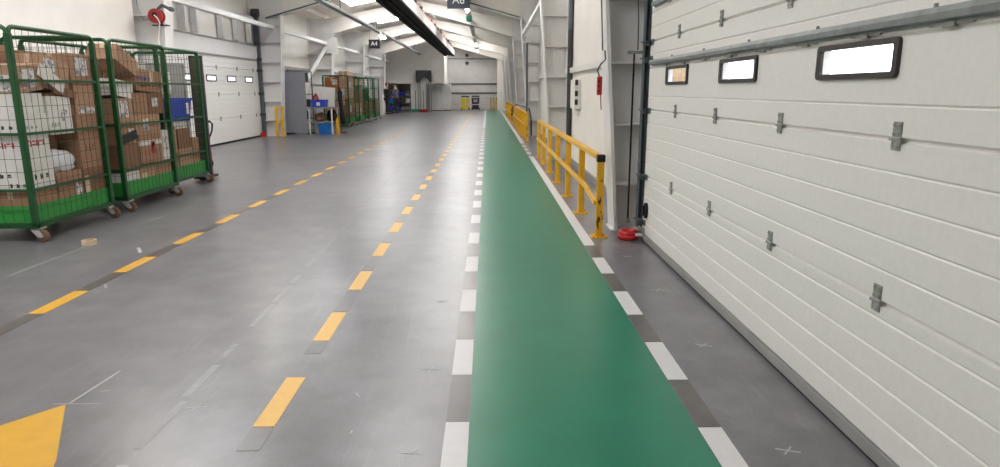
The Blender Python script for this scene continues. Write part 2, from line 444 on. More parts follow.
# left wall trim: rails, posts of the framed band and the lintel over the big door
tb = MB()
tb.box(-7.8, -7.55, 15.1, 22.6, 2.5, 2.9)
tb.build('trim_1', M['steel_white'], kind='structure')
tb = MB(); tb.box(-7.76, -7.54, 15.02, 22.6, 2.9, 2.95); tb.box(-7.76, -7.54, 15.02, 22.6, 2.46, 2.5)
tb.build('trim_2', M['greybox'], kind='structure')
tb = MB()
for y in (16.0, 17.6, 18.3, 20.0, 21.2, 22.3): tb.box(-7.74, -7.6, y-.06, y+.06, 3.0, 3.75)
tb.box(-7.74, -7.58, 15.02, 22.6, 3.72, 3.84)
tb.build('trim_3', M['steel_white'], kind='structure')
g = MB()
for y0, y1 in zip(FR[3:-1], FR[4:]):
    g.box(-7.05, -6.93, y0+.16, y1-.16, 3.44, 3.56)
g.build('trim_4', M['steel_white'], kind='structure')
# horizontal rails on the back wall and side walls
g = MB()
for z in (1.29, 2.0): g.box(-3.08, .75, YF-.06, YF, z-.05, z+.05)
g.box(-3.08, .75, YF-.06, YF, 3.9, 3.96)
g.build('trim_5', M['galv_dark'], kind='structure')
g = MB()
g.box(WR-.07, WR, 7.45, 14.65, 1.84, 1.94); g.box(WR-.07, WR, 15.0, 22.2, 1.86, 1.94)
g.build('trim_6', M['steel_white'], kind='structure')
g = MB()
for y0, y1 in zip(FR[2:-1], FR[3:]): g.box(WR-.03, WR, y0+.12, y1-.12, 0, .12)
g.build('baseboard_right', M['greybox'], kind='structure')
g = MB()
for y0, y1 in ((23.0, 29.95), (30.3, 37.4), (37.8, 45.0)): g.box(WL, WL+.04, y0, y1, 0, .12); g.box(WL, WL+.08, y0, y1, 2.3, 2.42)
g.build('baseboard_left', M['greybox'], kind='structure')
# wind bracing between the left columns and the haunch brace on the right
g = MB()
g.bar((-7.15, 23.1, 2.55), (-7.15, 25.5, 1.6), .06); g.bar((-7.0, 29.8, 3.3), (-7.0, 26.0, 1.7), .1)
g.build('trim_7', M['steel_white'], kind='structure')
g = MB(); g.bar((1.16, 22.35, 3.25), (1.5, 15.2, 3.9), .09); g.build('trim_8', M['steel_white'], kind='structure')
# gusset plate and lettered white box at the second left column
g = MB(); g.box(-7.0, -6.5, 29.85, 29.90, 3.1, 3.75); g.build('trim_9', M['steel_white'], kind='structure')
# dark pipe on the right wall beside the second column
g = MB(); g.tube([(1.69, 13.9, .1), (1.69, 13.9, 2.7)], .055, 10); g.build('trim_10', M['dark'], kind='structure')
g = MB(); g.tube([(1.69, 13.9, 2.7), (1.69, 13.9, 4.2)], .055, 10); g.tube([(1.3,22.25,.1),(1.3,22.25,3.0)], .03, 8); g.build('trim_11', M['galv_dark'], kind='structure')

# ------------------------------------------------------------------ near sectional door (door_1)
d1 = empty('door_1', (1.58, 0, 0), kind='structure')
def section(z0, z1, name='door_panel'):
    """one insulated panel: ribbed inner face towards the hall (-x)"""
    step = .131; pr = [(.045, z0), (.018, z0), (.014, z0+.003), (0, z0+.012)]
    z = z0+step
    while z < z1-.05:
        pr += [(0, z-.007), (.006, z-.001), (.0, z+.007)] ; z += step
    pr += [(0, z1-.012), (.016, z1-.006), (.018, z1), (.045, z1)]
    return pr
WIN = [(5.31, 5.95), (3.945, 4.58), (2.58, 3.22), (1.22, 1.86)]
WZ0, WZ1 = 1.545, 1.70
for z0, z1 in ((.07, .66), (.66, 1.31), (1.31, 1.955), (1.955, 2.6), (2.6, 3.2)):
    if z0 == 1.31:
        b = MB(); lower = section(z0, z1)
        cuts = [DY0] + [v for w_ in sorted(WIN) for v in w_] + [DY1-.02]
        zc0, zc1 = WZ0+.02, WZ1-.02
        lo = [p for p in lower if p[1] < zc0-.01]; hi = [p for p in lower if p[1] > zc1+.005]
        b.prism_y(lo + [(0, zc0), (.045, zc0)], DY0, DY1-.02)
        b.prism_y([(.045, zc1), (0, zc1)] + hi, DY0, DY1-.02)
        for i in range(0, len(cuts), 2): b.box(0, .045, cuts[i]+(.02 if i else 0)*-1, cuts[i+1]+.02*(i+1 < len(cuts)-1), zc0, zc1)
        b.build('door_panel', M['door'], d1)
    else:
        MB().prism_y(section(z0, z1), DY0, DY1-.02).build('door_panel', M['door'], d1)
# bottom rail and rubber seal
MB().box(-.012, .05, DY0, DY1-.02, .015, .075).build('bottom_rail', M['alu'], d1, bevel=.004)
MB().box(-.004, .045, DY0, DY1-.02, 0, .018).build('bottom_seal', M['rubber'], d1)
# windows: black moulded frame with rounded corners, deep reveal and a clear pane
def rrect(y0, y1, z0, z1, r, n=5):
    out = []
    for cy, cz, a0 in ((y1-r, z1-r, 0), (y0+r, z1-r, 90), (y0+r, z0+r, 180), (y1-r, z0+r, 270)):
        for k in range(n+1):
            t = R(a0+90*k/n); out.append((cy+r*math.cos(t), cz+r*math.sin(t)))
    return out
def ring_frame(b, outer, inner, x0, x1):
    n = len(outer); vs = []
    for x, lst in ((x0, outer), (x0, inner), (x1, inner), (x1, outer)): vs += [(x, y, z) for y, z in lst]
    fs = []
    for k in range(4):
        for i in range(n):
            j = (i+1) % n; a = k*n; c = ((k+1) % 4)*n
            fs.append((a+i, a+j, c+j, c+i))
    b._add(vs, fs)
for y0, y1 in WIN:
    b = MB(); ring_frame(b, rrect(y0, y1, WZ0, WZ1, .022), rrect(y0+.034, y1-.034, WZ0+.025, WZ1-.025, .012), -.016, .006)
    wf = b.build('window_frame', M['window_black'], d1, bevel=.004)
    MB().box(.0, .003, y0+.03, y1-.03, WZ0+.022, WZ1-.022).build('window_pane', M['glass'], wf)
# hinges at the panel joints
def hinge_mb():
    b = MB()
    b.box(-.006, 0, -.026, .026, .012, .07); b.box(-.006, 0, -.027, .027, -.04, -.002)
    b.cyl((-.010, -.028, .004), (-.010, .028, .004), .008, 10); b.box(-.016, -.002, -.042, -.026, -.008, .012)
    for y in (-.016, .016):
        for z in (.024, .058, -.024): b.cyl((-.011, y, z), (-.004, y, z), .006, 8)
    return b
h0 = None
for z in (.66, 1.31, 1.955, 2.6):
    for y in (5.62, 4.62, 3.58, 2.54, 1.5):
        if h0 is None: h0 = hinge_mb().build('hinge', M['zinc'], d1); h = h0
        else: h = h0.copy(); COL.objects.link(h)
        h.location = (0, y, z)
# reinforcing rails (hat profile) with clips
for z in (1.757, 2.29):
    pr = [(0, z-.036), (-.010, z-.036), (-.010, z-.026), (-.040, z-.022), (-.046, z), (-.034, z+.020), (-.008, z+.026), (0, z+.028)]
    rl = MB().prism_y(pr, DY0+.05, DY1-.15).build('reinforcing_rail', M['galv'], d1)
    b = MB()
    for k in range(11): b.box(-.018, -.002, .72+k*.52, .78+k*.52, z-.050, z-.034); b.box(-.012, -.002, .64+k*.52, .86+k*.52, z-.042, z-.036)
    for k in range(7): b.cyl((-.022, .7+k*.84, z+.02), (-.022, .7+k*.84, z+.036), .008, 8)
    b.build('clip', M['zinc'], rl)
# lock / pull handle by the edge and the bottom corner bracket
b = MB(); b._add([(-.03, 6.44+.045*math.cos(t), .33+.075*math.sin(t)) for t in [k*math.pi/8 for k in range(16)]], [tuple(range(16))])
o_ = [(6.44+.05*math.cos(k*math.pi/8), .33+.08*math.sin(k*math.pi/8)) for k in range(16)]
b = MB().hexa([(-.028, y, z) for y, z in o_], [(0, y, z) for y, z in o_]); b.box(-.05, -.028, 6.42, 6.46, .28, .38)
b.build('handle', M['black'], d1, bevel=.004)
b = MB(); b.box(-.016, -.0125, 6.42, 6.58, .02, .07); b.box(-.016, 0, 6.5, 6.58, .076, .14); b.cyl((-.03, 6.56, .11), (-.03, 6.64, .11), .010); b.build('corner_bracket', M['zinc'], d1)
# vertical track with brackets and rollers
t1 = MB(); t1.box(-.045, .06, 6.72, 6.74, .12, 3.4); t1.box(-.045, -.034, 6.66, 6.72, .12, 3.4); t1.box(-.008, .004, 6.66, 6.72, .12, 3.4); t1.box(.02, .17, 6.63, 6.75, 0, 3.4)
tr = t1.build('guide_track', M['galv_dark'], d1)
for z in (.20, .66, 1.31, 1.8, 1.955, 2.6):
    b = MB(); b.box(-.07, .0, 6.55, 6.72, z-.004, z+.008); b.cyl((-.035, 6.56, z-.022), (-.035, 6.70, z-.022), .018, 12); b.box(-.008, -.0005, 6.48, 6.58, z-.035, z+.02)
    b.build('roller_bracket', M['galv_dark'], tr)

# ------------------------------------------------------------------ far-left sectional door (door_2)
d2 = empty('door_2', (-7.58, 0, 0), kind='structure')
for z0, z1 in ((.04, .72), (.72, 1.40), (1.40, 2.14), (2.14, 2.5)):
    pr = [(-x, z) for x, z in section(z0, z1)]
    MB().prism_y(pr, 15.4, 22.6).build('door_panel', M['door'], d2)
MB().box(-.05, .006, 15.4, 22.6, 0, .05).build('bottom_seal', M['rubber'], d2)
for yc_ in (17.3, 18.78, 20.25, 21.68):
    b = MB(); ring_frame(b, rrect(yc_-.33, yc_+.33, 1.75, 1.93, .025), rrect(yc_-.28, yc_+.28, 1.785, 1.895, .012), .0, .02)
    wf = b.build('window_frame', M['window_black'], d2)
    MB().box(.004, .008, yc_-.285, yc_+.285, 1.78, 1.90).build('window_pane', emit('daylit_pane', (250, 250, 250), 1.4) if 'daylit_pane' not in bpy.data.materials else bpy.data.materials['daylit_pane'], wf)
for z in (.72, 1.40, 2.14):
    for y in (16.0, 17.6, 19.2, 20.75, 22.15):
        MB().box(0, .012, y-.035, y+.035, z-.06, z+.06).build('hinge', M['zinc'], d2)
b = MB(); b.box(-.05, .12, 22.61, 22.72, 0, 3.9); b.build('guide_track', M['galv_dark'], d2)
b = MB()
for z in (.72, 1.40, 2.14, 2.5, 3.0): b.box(.0, .16, 22.52, 22.62, z-.05, z+.05)
b.build('roller_bracket', M['dark'], d2)
MB().cyl((-.02, 22.5, 3.95), (.2, 22.5, 3.95), .13, 16).build('door_motor', M['dark'], d2)

# ------------------------------------------------------------------ outside, seen through the panes of door_1
MB().box(6.3, 7.0, 21.0, 27, -.2, 7).build('wall_outside', M['tan_out'], kind='structure')
MB().box(2.1, 40, -20, 60, -.4, -.2).build('ground_outside', mat('outside_ground', (190, 188, 184), .8), kind='structure')

# ------------------------------------------------------------------ yellow guard railings
def railing(name, ys, x, label, near_cap=True, dip=True):
    r = empty(name, (x, ys[0], 0), label, 'railing', 'yellow guard railings along the walkway')
    n = len(ys); L_ = ys[-1]-ys[0]
    MB().box(-.035, .035, -.04, L_+.04, .80, .85).build('top_rail', M['yellow'], r, bevel=.005)
    pts = [(-.045, 0, .36), (-.045, .25, .38), (-.045, .7, .435), (-.045, 1.2, .44), (-.045, L_, .44)] if dip else [(-.045, 0, .44), (-.045, L_, .44)]
    b = MB()
    for p, q in zip(pts[:-1], pts[1:]): b.bar(p, q, .03, .05)
    b.build('middle_rail', M['yellow'], r)
    for i, y in enumerate(ys):
        ly = y-ys[0]
        p = MB().box(-.035, .035, ly-.035, ly+.035, .008, .80).build('post', M['yellow_worn' if i == 0 else 'yellow'], r, bevel=.004)
        pb = MB(); pb.box(-.085, .085, ly-.08, ly+.08, 0, .01)
        for sx in (-.06, .06):
            for sy in (-.055, .055): pb.cyl((sx, ly+sy, .008), (sx, ly+sy, .026), .011, 8)
        pb.build('base_plate', M['yellow'], p)
    if near_cap: MB().box(-.04, .04, -.046, .042, .785, .856).build('end_cap', M['black'], r)
    return r
railing('guard_railing', [6.74, 8.1, 9.47, 10.9, 12.3, 13.7, 15.0], 1.155, 'nearest yellow guard railing with black-capped worn end post')
railing('guard_railing', [20.1+1.33*k for k in range(8)], 1.19, 'second yellow guard railing along the walkway, with a black hose looped over it', False, False)
railing('guard_railing', [31.8+1.4*k for k in range(8)], 1.17, 'farthest of three yellow guard railings beside the green walkway', False, False)
tag(MB().tube([(1.33, 20.3, .15), (1.33, 20.4, .6), (1.32, 21.3, .92), (1.26, 24, .95), (1.22, 28.6, .9), (1.08, 29.6, .75), (1.08, 29.7, .4)], .025, 8).build('hose', M['black']), 'black hose looped over the second yellow guard railing', 'hose')

# ------------------------------------------------------------------ things by the near column and the door track
ch = empty('pull_chain', (1.5, 6.95, 0), 'black door pull chain hanging beside the galvanised track', 'chain')
MB().tube([(0, 0, .12), (.0, 0, 1.86)], .010, 8).build('chain_loop', M['black'], ch)
MB().tube([(.035, 0, 1.9), (.03, 0, 2.2), (.0, 0, 2.6), (-.01, 0, 3.2)], .006, 6).build('upper_chain', M['dark'], ch)
b = MB(); b.box(-.05, .12, -.02, .02, 1.86, 1.89); b.cyl((-.05, -.025, 1.875), (-.05, .025, 1.875), .02, 12); b.build('wall_bracket', M['galv'], ch)
b = MB(); b.cyl((0, 0, .11), (0, 0, .16), .02, 10); b.build('chain_weight', M['galv'], ch)
rc = empty('floor_coil', (1.44, 6.62, 0), 'red round coil lying on the floor at the foot of the black chain', 'coil')
b = MB()
for k in range(2):
    b.tube([((.078-.006*k)*math.cos(t), (.078-.006*k)*math.sin(t), .032+.034*k) for t in [2*math.pi*i/24 for i in range(24)]], .032, 10, closed=True)
b.build('coil', M['red'], rc, smooth=True)
b = MB(); b.tube([(.06, -.09, .06), (.09, -.12, .07), (.118, -.12, .06)], .016, 8); b.build('nozzle', M['caster'], rc)
pb = empty('push_button_pendant', (1.16, 7.02, 1.45), 'red push-button pendant hanging on its cable against the white column', 'pendant')
MB().box(-.022, .03, -.03, .02, 0, .19).build('control_box', M['red'], pb, bevel=.008)
b = MB(); b.tube([(0, 0, .19), (-.02, 0, .25), (.01, 0, .31), (.06, 0, .36), (.05, 0, .45)], .008, 8); b.tube([(.03, .02, .45), (.0, .02, 1.0), (-.02, .02, 1.6)], .007, 8); b.build('cable', M['galv_dark'], pb)
b = MB(); b.tube([(.02, 0, 0), (.03, 0, -.15)], .006, 6); b.build('cord', M['dark_red'], pb)
for k in range(3): MB().cyl((-.01, -.038, .04+.05*k), (-.01, -.03, .04+.05*k), .011, 10).build('button', M['black'], pb)
eb = empty('electrical_box', (1.72, 12.95, 1.15), 'white electrical box with dark labels on the right wall', 'electrical box')
MB().box(-.09, .03, -.35, .3, 0, .55).build('housing', M['whitebox'], eb, bevel=.01)
for k, z in enumerate((.08, .24, .44)):
    MB().box(-.085, -.03, -.358, -.349, z, z+.10).build('cover_label', M['darkprint'], eb)
# hose reel and valve on the left column
hr = empty('hose_reel', (-6.84, 14.55, 2.85), 'red hose reel mounted on the white left column above the cages', 'hose reel')
MB().lathe([(.03, 0), (.145, 0), (.145, .02), (.11, .03), (.11, .13), (.145, .14), (.145, .16), (.03, .16)], (0, -.17, .16), 28, 'y').build('drum', M['dark_red'], hr)
b = MB(); b.box(-.16, .16, -.01, .13, -.02, .0); b.box(-.02, .02, 0, .14, -.02, .2); b.build('bracket', M['black'], hr)
b = MB(); b.cyl((0, -.19, .18), (0, -.16, .18), .05, 16); b.build('hub', M['black'], hr)
b = MB(); b.tube([(0, -.2, .17), (.06, -.21, .12), (.1, -.2, .02), (.03, -.19, -.3), (.02, -.1, -.9)], .012, 8); b.build('hose', M['whitebox'], hr)
b = MB(); b.tube([(.02, -.05, .3), (.12, -.06, .38), (.24, -.06, .32), (.32, -.06, .3)], .035, 10); b.cyl((.3, -.1, .3), (.3, -.02, .3), .05, 12); b.build('valve', M['galv_dark'], hr)
tag(MB().tube([(-7.36, 14.7, 3.7), (-7.32, 14.68, 3.2), (-7.2, 14.66, 2.95), (-7.06, 14.66, 2.98), (-7.0, 14.66, 3.04)], .012, 8).build('cable', M['galv']), 'grey cable drooping to the red hose reel', 'cable')

# ------------------------------------------------------------------ roll cages
CD, CW, CH = 1.085, 1.42, 2.10
def hoop(b, p, q, h, r=.022, rad=.07):
    p, q = Vector(p), Vector(q); d = (q-p).normalized(); up = Vector((0, 0, 1))
    pts = [p, p+up*(h-rad)]
    for k in range(1, 5):
        t = R(90*k/4); pts.append(p+up*(h-rad)+d*rad*(1-math.cos(t))+up*rad*math.sin(t))
    for k in range(0, 5):
        t = R(90*k/4); pts.append(q-d*rad+up*(h-rad)+d*rad*math.sin(t)+up*rad*math.cos(t))
    pts.append(q); b.tube(pts, r, 8)
def make_cage(detail=True):
    r = empty('roll_cage', (0, 0, 0), 'green roll cage', 'roll cage', 'green roll cages full of parcels')
    hx, hy = CD/2, CW/2; zb = .15
    b = MB()
    for x0, x1, y0, y1 in ((-hx, hx, -hy, -hy+.045), (-hx, hx, hy-.045, hy), (-hx, -hx+.045, -hy, hy), (hx-.045, hx, -hy, hy)): b.box(x0, x1, y0, y1, zb, zb+.045)
    b.box(-hx+.01, hx-.01, -hy+.01, hy-.01, zb+.04, zb+.05)
    b.build('base_frame', M['green'], r)
    sides = [((hx-.022, -hy+.03, zb+.04), (hx-.022, hy-.03, zb+.04)), ((-hx+.022, -hy+.03, zb+.04), (-hx+.022, hy-.03, zb+.04)),
             ((-hx+.03, -hy+.022, zb+.04), (hx-.03, -hy+.022, zb+.04)), ((-hx+.03, hy-.022, zb+.04), (hx-.03, hy-.022, zb+.04))]
    for p, q in sides:
        p, q = Vector(p), Vector(q); d = (q-p).normalized()
        b = MB(); hoop(b, p, q, CH-zb-.04)
        for z in (.53, 1.085, 1.60): b.bar((p.x, p.y, z), (q.x, q.y, z), .022, .026)
        pn = b.build('side_panel', M['green'], r)
        w_ = MB(); L_ = (q-p).length; n = round(L_/.1)
        for k in range(1, n):
            a = p+d*(L_*k/n); w_.tube([(a.x, a.y, zb+.04), (a.x, a.y, CH-.015)], .0024, 4)
        z = .2
        while z < CH-.05:
            w_.tube([(p.x, p.y, z), (q.x, q.y, z)], .0024, 4); z += .128
        w_.build('wire_mesh', M['green_wire'], pn)
        nrm = Vector((0, 0, 1)).cross(d); c = (p+q)/2
        if nrm.dot(c) > 0: nrm = -nrm
        a = p+nrm*.02+d*.03; e = q+nrm*.02-d*.03
        MB().bar((a.x, a.y, .285), (e.x, e.y, .285), .006, .17).build('kick_panel', M['green_panel'], pn)
    for sx in (-1, 1):
        for sy in (-1, 1):
            MB().box(sx*hx-.028*(sx+1), sx*hx+.028*(1-sx), sy*hy-.028*(sy+1), sy*hy+.028*(1-sy), zb, CH-.06).build('corner_post', M['green'], r, bevel=.008)
    for sx in (-1, 1):
        for sy in (-1, 1):
            cx, cy = sx*(hx-.05), sy*(hy-.09); wx, wy = cx+.06*(1 if sx > 0 else .4), cy+(-.045 if sy < 0 else .03)
            b = MB(); b.box(cx-.05, cx+.05, cy-.05, cy+.05, .132, .149); b.cyl((cx, cy, .115), (cx, cy, .135), .035, 14)
            for s in (-1, 1):
                lo = [(cx-.035, wy+s*.027, .132), (cx+.045, wy+s*.027, .132), (wx+.026, wy+s*.027, .06), (wx-.026, wy+s*.027, .055)]
                b.hexa(lo, [(x, y+s*.006, z) for x, y, z in lo])
            cs = b.build('caster', M['caster'], r)
            MB().lathe([(.012, -.018), (.056, -.018), (.066, -.010), (.066, .010), (.056, .018), (.012, .018)], (wx, wy, .066), 22, 'y').build('wheel', M['tyre'], cs)
            MB().cyl((wx, wy-.036, .066), (wx, wy+.036, .066), .016, 12).build('hub', M['caster'], cs)
    return r
CX = -4.52-CD/2
cage = make_cage(); cage.location = (CX, 7.29, 0); cage['label'] = 'nearest green roll cage, its near end cut off by the photo\'s left edge'
dup(cage, (CX, 8.99, 0), 'green roll cage in the middle of the near three, holding the blue-printed carton')
dup(cage, (-4.66-CD/2, 10.44, 0), 'green roll cage with a blue tote, farthest of the near three')

# ------------------------------------------------------------------ parcels
GR = 'parcels in the roll cages'
NEAR = .944                     # the near three cages are this much smaller and nearer than first measured
def near(x, y, z): return x*NEAR, y*NEAR, 1.5+(z-1.5)*NEAR-.03
def carton(x0, x1, y0, y1, z0, z1, m, label, papers=(), tape=True, tilt=(0,0,0), prints=(), group=GR, name='carton', cat='box', tm=None):
    if group == GR:
        (x0, y0, z0), (x1, y1, z1) = near(x0, y0, z0), near(x1, y1, z1)
    cx, cy = (x0+x1)/2, (y0+y1)/2; dx, dy, dz = x1-x0, y1-y0, z1-z0
    b = MB(); hx, hy = dx/2, dy/2
    b.box(-hx, hx, -hy, hy, 0, dz)
    # flap seam across the top and the two flaps
    b.box(-hx+.004, -.003, -hy+.003, hy-.003, dz-.001, dz+.003); b.box(.003, hx-.004, -hy+.003, hy-.003, dz-.001, dz+.003)
    o = b.build(name, M[m], None, (cx, cy, z0), bevel=.006); tag(o, label, cat, group); o.rotation_euler = tuple(R(a) for a in tilt)
    if tape:
        t = MB(); t.box(-.025, .025, -hy-.002, hy+.002, dz+.002, dz+.0045); t.box(-.025, .025, -hy-.0025, -hy+.001, dz*.72, dz+.004)
        t.box(hx-.001, hx+.0022, -.022, .022, dz*.0+.002, dz*.99) if tape == 2 else None
        if tape == 3: t.box(hx-.001, hx+.0025, -hy, hy, dz*.62, dz*.78); t.box(-hx, hx, -hy-.0025, -hy+.001, dz*.62, dz*.78)
        t.build('tape', M[tm or ('white_tape' if tape == 3 else 'tape')], o)
    for pf in papers:
        f, u, v, pw, ph = pf[:5]; mm = pf[5] if len(pf) > 5 else 'paper'
        p = MB()
        if f == 'f': p.box(hx, hx+.0035, -hy+u*dy, -hy+(u+pw)*dy, v*dz, (v+ph)*dz)
        else: p.box(-hx+u*dx, -hx+(u+pw)*dx, -hy-.0035, -hy, v*dz, (v+ph)*dz)
        p.build('shipping_label', M[mm], o)
    for f, u, v, s, m2, pat in prints:
        p = MB()
        for k, (a, c, e, g_) in enumerate(pat):
            if f == 'f': p.box(hx, hx+.003, -hy+(u+a*s)*dy, -hy+(u+(a+e)*s)*dy, (v+c*s)*dz, (v+(c+g_)*s)*dz)
            else: p.box(-hx+(u+a*s)*dx, -hx+(u+(a+e)*s)*dx, -hy-.003, -hy, (v+c*s)*dz, (v+(c+g_)*s)*dz)
        p.build('print', M[m2], o)
    return o
WORD = [(0, 0, .10, .30), (.03, .24, .14, .08), (.2, 0, .05, .28), (.3, .05, .16, .07), (.32, .2, .12, .08), (.5, 0, .06, .3), (.6, .0, .05, .26), (.68, .2, .12, .08), (.85, .02, .08, .28)]
PICT = [(0, 0, .08, .3), (.04, .1, .07, .12), (.3, 0, .06, .3), (.36, .04, .08, .2), (.6, .05, .16, .06), (.62, .15, .12, .12)]
X0, X1 = -5.28, -4.85; XB0, XB1 = -5.88, -5.31
# nearest cage
carton(X0, X1, 7.03, 7.48, .17, .50, 'brown', 'brown carton at the bottom near corner of the nearest cage')
carton(X0, X1, 7.03, 7.46, .50, .78, 'whitebox', 'white carton with two dark pictograms, under the red-printed white carton', tape=False, prints=[('f', .25, .35, .7, 'darkprint', PICT), ('n', .15, .45, .6, 'darkprint', PICT), ('n', .55, .1, .5, 'darkprint', PICT)])
carton(X0, X1, 7.04, 7.45, .78, 1.07, 'whitebox', 'white carton with red lettering at the near corner of the nearest cage', tape=False, prints=[('n', .12, .55, .7, 'redprint', WORD), ('f', .1, .6, .75, 'redprint', WORD)])
carton(X0, X1, 7.03, 7.49, 1.07, 1.29, 'whitebox', 'white carton with small dark arrows, lower of the pair above the red lettering', tape=False, prints=[('n', .55, .3, .6, 'darkprint', PICT), ('f', .2, .3, .5, 'greybox', PICT)])
carton(X0, X1, 7.04, 7.44, 1.29, 1.51, 'whitebox', 'plain white carton on top of the white stack in the nearest cage', prints=[('n', .2, .2, .5, 'greybox', PICT)])
carton(X0, X1, 7.03, 7.50, 1.525, 1.80, 'brown3', 'pale brown carton with white label lying on the white stack', [('f', .25, .15, .5, .7), ('n', .5, .1, .4, .6)], tilt=(6, 0, 3))
carton(X0, X1, 7.50, 7.96, .17, .62, 'brown', 'brown carton in the middle of the nearest cage floor', [('f', .7, .35, .22, .4)])
carton(X0, -5.05, 7.5, 7.9, .62, 1.05, 'brown2', 'dark brown carton behind the white plastic bag')
carton(X0, X1, 7.5, 7.92, 1.052, 1.47, 'whitebox', 'large white carton in the middle of the nearest cage', [('f', .55, .35, .28, .3)], prints=[('f', .1, .2, .4, 'greybox', PICT)])
carton(X0, X1, 7.98, 8.42, .17, .62, 'brown2', 'brown carton at the bottom far corner of the nearest cage', [('f', .05, .2, .22, .6, 'tape')])
carton(X0, X1, 7.98, 8.42, .62, 1.26, 'brown', 'tall plain brown carton at the far corner of the nearest cage', prints=[('f', .3, .3, .5, 'brown2', PICT)])
carton(X0, X1, 8.02, 8.42, 1.26, 1.66, 'brown3', 'brown carton with a white strip along its foot', [('f', .12, .03, .8, .16)])
carton(X0, X1, 8.0, 8.42, 1.665, 1.95, 'brown', 'brown carton with a tall white label at the top far corner of the nearest cage', [('f', .25, .15, .55, .75)])
carton(X0+.05, X1-.03, 7.53, 7.95, 1.53, 1.90, 'brown3', 'tilted pale carton with a big white label at the top of the nearest cage', [('f', .05, .15, .42, .75)], tilt=(-13, 0, -4))
carton(XB0, XB1, 7.04, 7.72, .17, 1.15, 'brown2', 'large brown carton standing at the back of the nearest cage, under another')
carton(XB0, XB1, 7.04, 7.72, 1.155, 2.02, 'brown', 'tall brown carton at the top back of the nearest cage, near side')
carton(XB0, XB1, 7.76, 8.42, .17, 1.3, 'brown2', 'large brown carton at the far back bottom corner of the nearest cage')
carton(XB0, XB1, 7.76, 8.42, 1.305, 1.98, 'brown2', 'dark brown carton at the top far back corner of the nearest cage', [('f', .55, .5, .3, .4)])
# white plastic bag and flattened flap
def blob(name, c, s, m, label, cat, group=None, seed=1):
    rnd = random.Random(seed); bm = bmesh.new(); bmesh.ops.create_icosphere(bm, subdivisions=3, radius=1)
    ph = [rnd.uniform(0, 6) for _ in range(6)]
    for v in bm.verts:
        d = 1+.13*math.sin(5*v.co.x+ph[0])*math.sin(4*v.co.y+ph[1])+.09*math.sin(9*v.co.z+ph[2]+6*v.co.y)
        v.co = Vector((v.co.x*s[0]*d, v.co.y*s[1]*d, max(-.75, v.co.z*d)*s[2]))
    me = bpy.data.meshes.new(name); bm.to_mesh(me); bm.free(); me.materials.append(M[m])
    for p in me.polygons: p.use_smooth = True
    o = bpy.data.objects.new(name, me); COL.objects.link(o); o.location = (c[0], c[1], c[2]+.75*s[2])
    return tag(o, label, cat, group)
blob('plastic_bag', near(-4.945, 7.73, .621), (.08, .23, .14), 'plastic_bag', 'white plastic bag crumpled between cartons in the nearest cage', 'bag', seed=3)
carton(X0+.02, X1-.02, 7.53, 7.94, 1.475, 1.50, 'brown2', 'flattened brown carton sheet under the tilted pale carton', tape=False)
carton(-4.838, -4.826, 7.36, 7.80, 1.60, 1.74, 'whitebox', 'white padded envelope slipping down behind the mesh of the nearest cage', tape=False, tilt=(-28, 0, 0), name='envelope', cat='envelope')
carton(-4.838, -4.828, 7.62, 8.02, 1.475, 1.56, 'brown2', 'torn brown flap wedged under the envelope in the nearest cage', tape=False, tilt=(-10, 0, 0), name='cardboard_flap', cat='cardboard')
# middle cage
carton(-4.838, -4.828, 8.9, 9.3, .86, .98, 'darkprint', 'dark blue-black packet wedged at the near side of the middle cage', tape=False, tilt=(9, 0, 0), name='packet', cat='packet')
carton(X0, X1, 8.83, 9.27, .17, .46, 'whitebox', 'white carton low in the near corner of the middle cage', [('f', .1, .3, .8, .3, 'greybox')])
carton(X0, X1, 9.29, 9.74, .17, .50, 'brown3', 'brown carton in the middle of the middle cage floor', [('f', .1, .2, .3, .5, 'tape')])
carton(X0, X1, 9.76, 10.2, .17, .52, 'brown', 'brown carton low in the far corner of the middle cage')
carton(X0, X1, 8.83, 9.33, .46, .82, 'brown2', 'dark brown carton on the low white carton of the middle cage')
carton(X0, X1, 9.36, 9.98, .522, .93, 'brown', 'brown carton crossed by white tape with a red label', [('f', .5, .3, .18, .42, 'redprint'), ('f', .53, .52, .1, .18)], tape=3)
carton(X0, X1, 10.0, 10.21, .525, .95, 'whitebox', 'narrow white carton standing beside the red-labelled carton', [('f', .2, .3, .6, .5)])
carton(X0, X1, 9.3, 10.0, .935, 1.20, 'brown3', 'wide pale brown carton on top of the white-taped carton', [('f', .3, .2, .22, .6)])
carton(X0, X1, 8.83, 9.29, .825, 1.12, 'brown', 'brown carton with dark flap at the near side of the middle cage', [('f', .6, .3, .3, .4)])
carton(X0, X1, 8.86, 9.29, 1.125, 1.43, 'brown3', 'brown carton with large barcoded white label in the middle cage', [('f', .1, .2, .6, .7)])
carton(X0, X1, 9.32, 9.72, 1.205, 1.50, 'brown', 'plain brown carton at the centre of the middle cage')
carton(X0, X1, 9.74, 10.18, 1.205, 1.50, 'brown2', 'brown carton with a small white label right of centre in the middle cage', [('f', .2, .35, .42, .42)])
carton(X0, X1, 8.86, 9.34, 1.45, 1.66, 'whitebox', 'white carton tipped on top of the barcoded carton', tilt=(-7, 0, 2))
carton(X0, X1, 9.44, 10.18, 1.515, 1.82, 'brown', 'brown carton with blue lettering on top of the middle cage', [('f', .52, .35, .12, .6, 'tape')], prints=[('f', .05, .5, .5, 'blueprint', WORD)], tilt=(-4, 0, 0))
carton(-5.22, X1+.01, 8.95, 9.5, 1.83, 2.04, 'brown3', 'big pale carton leaning on its corner at the near top of the middle cage', tilt=(-24, 0, 0))
carton(XB0, XB1, 8.84, 9.5, .17, 1.1, 'brown2', 'large carton at the back of the middle cage, near side')
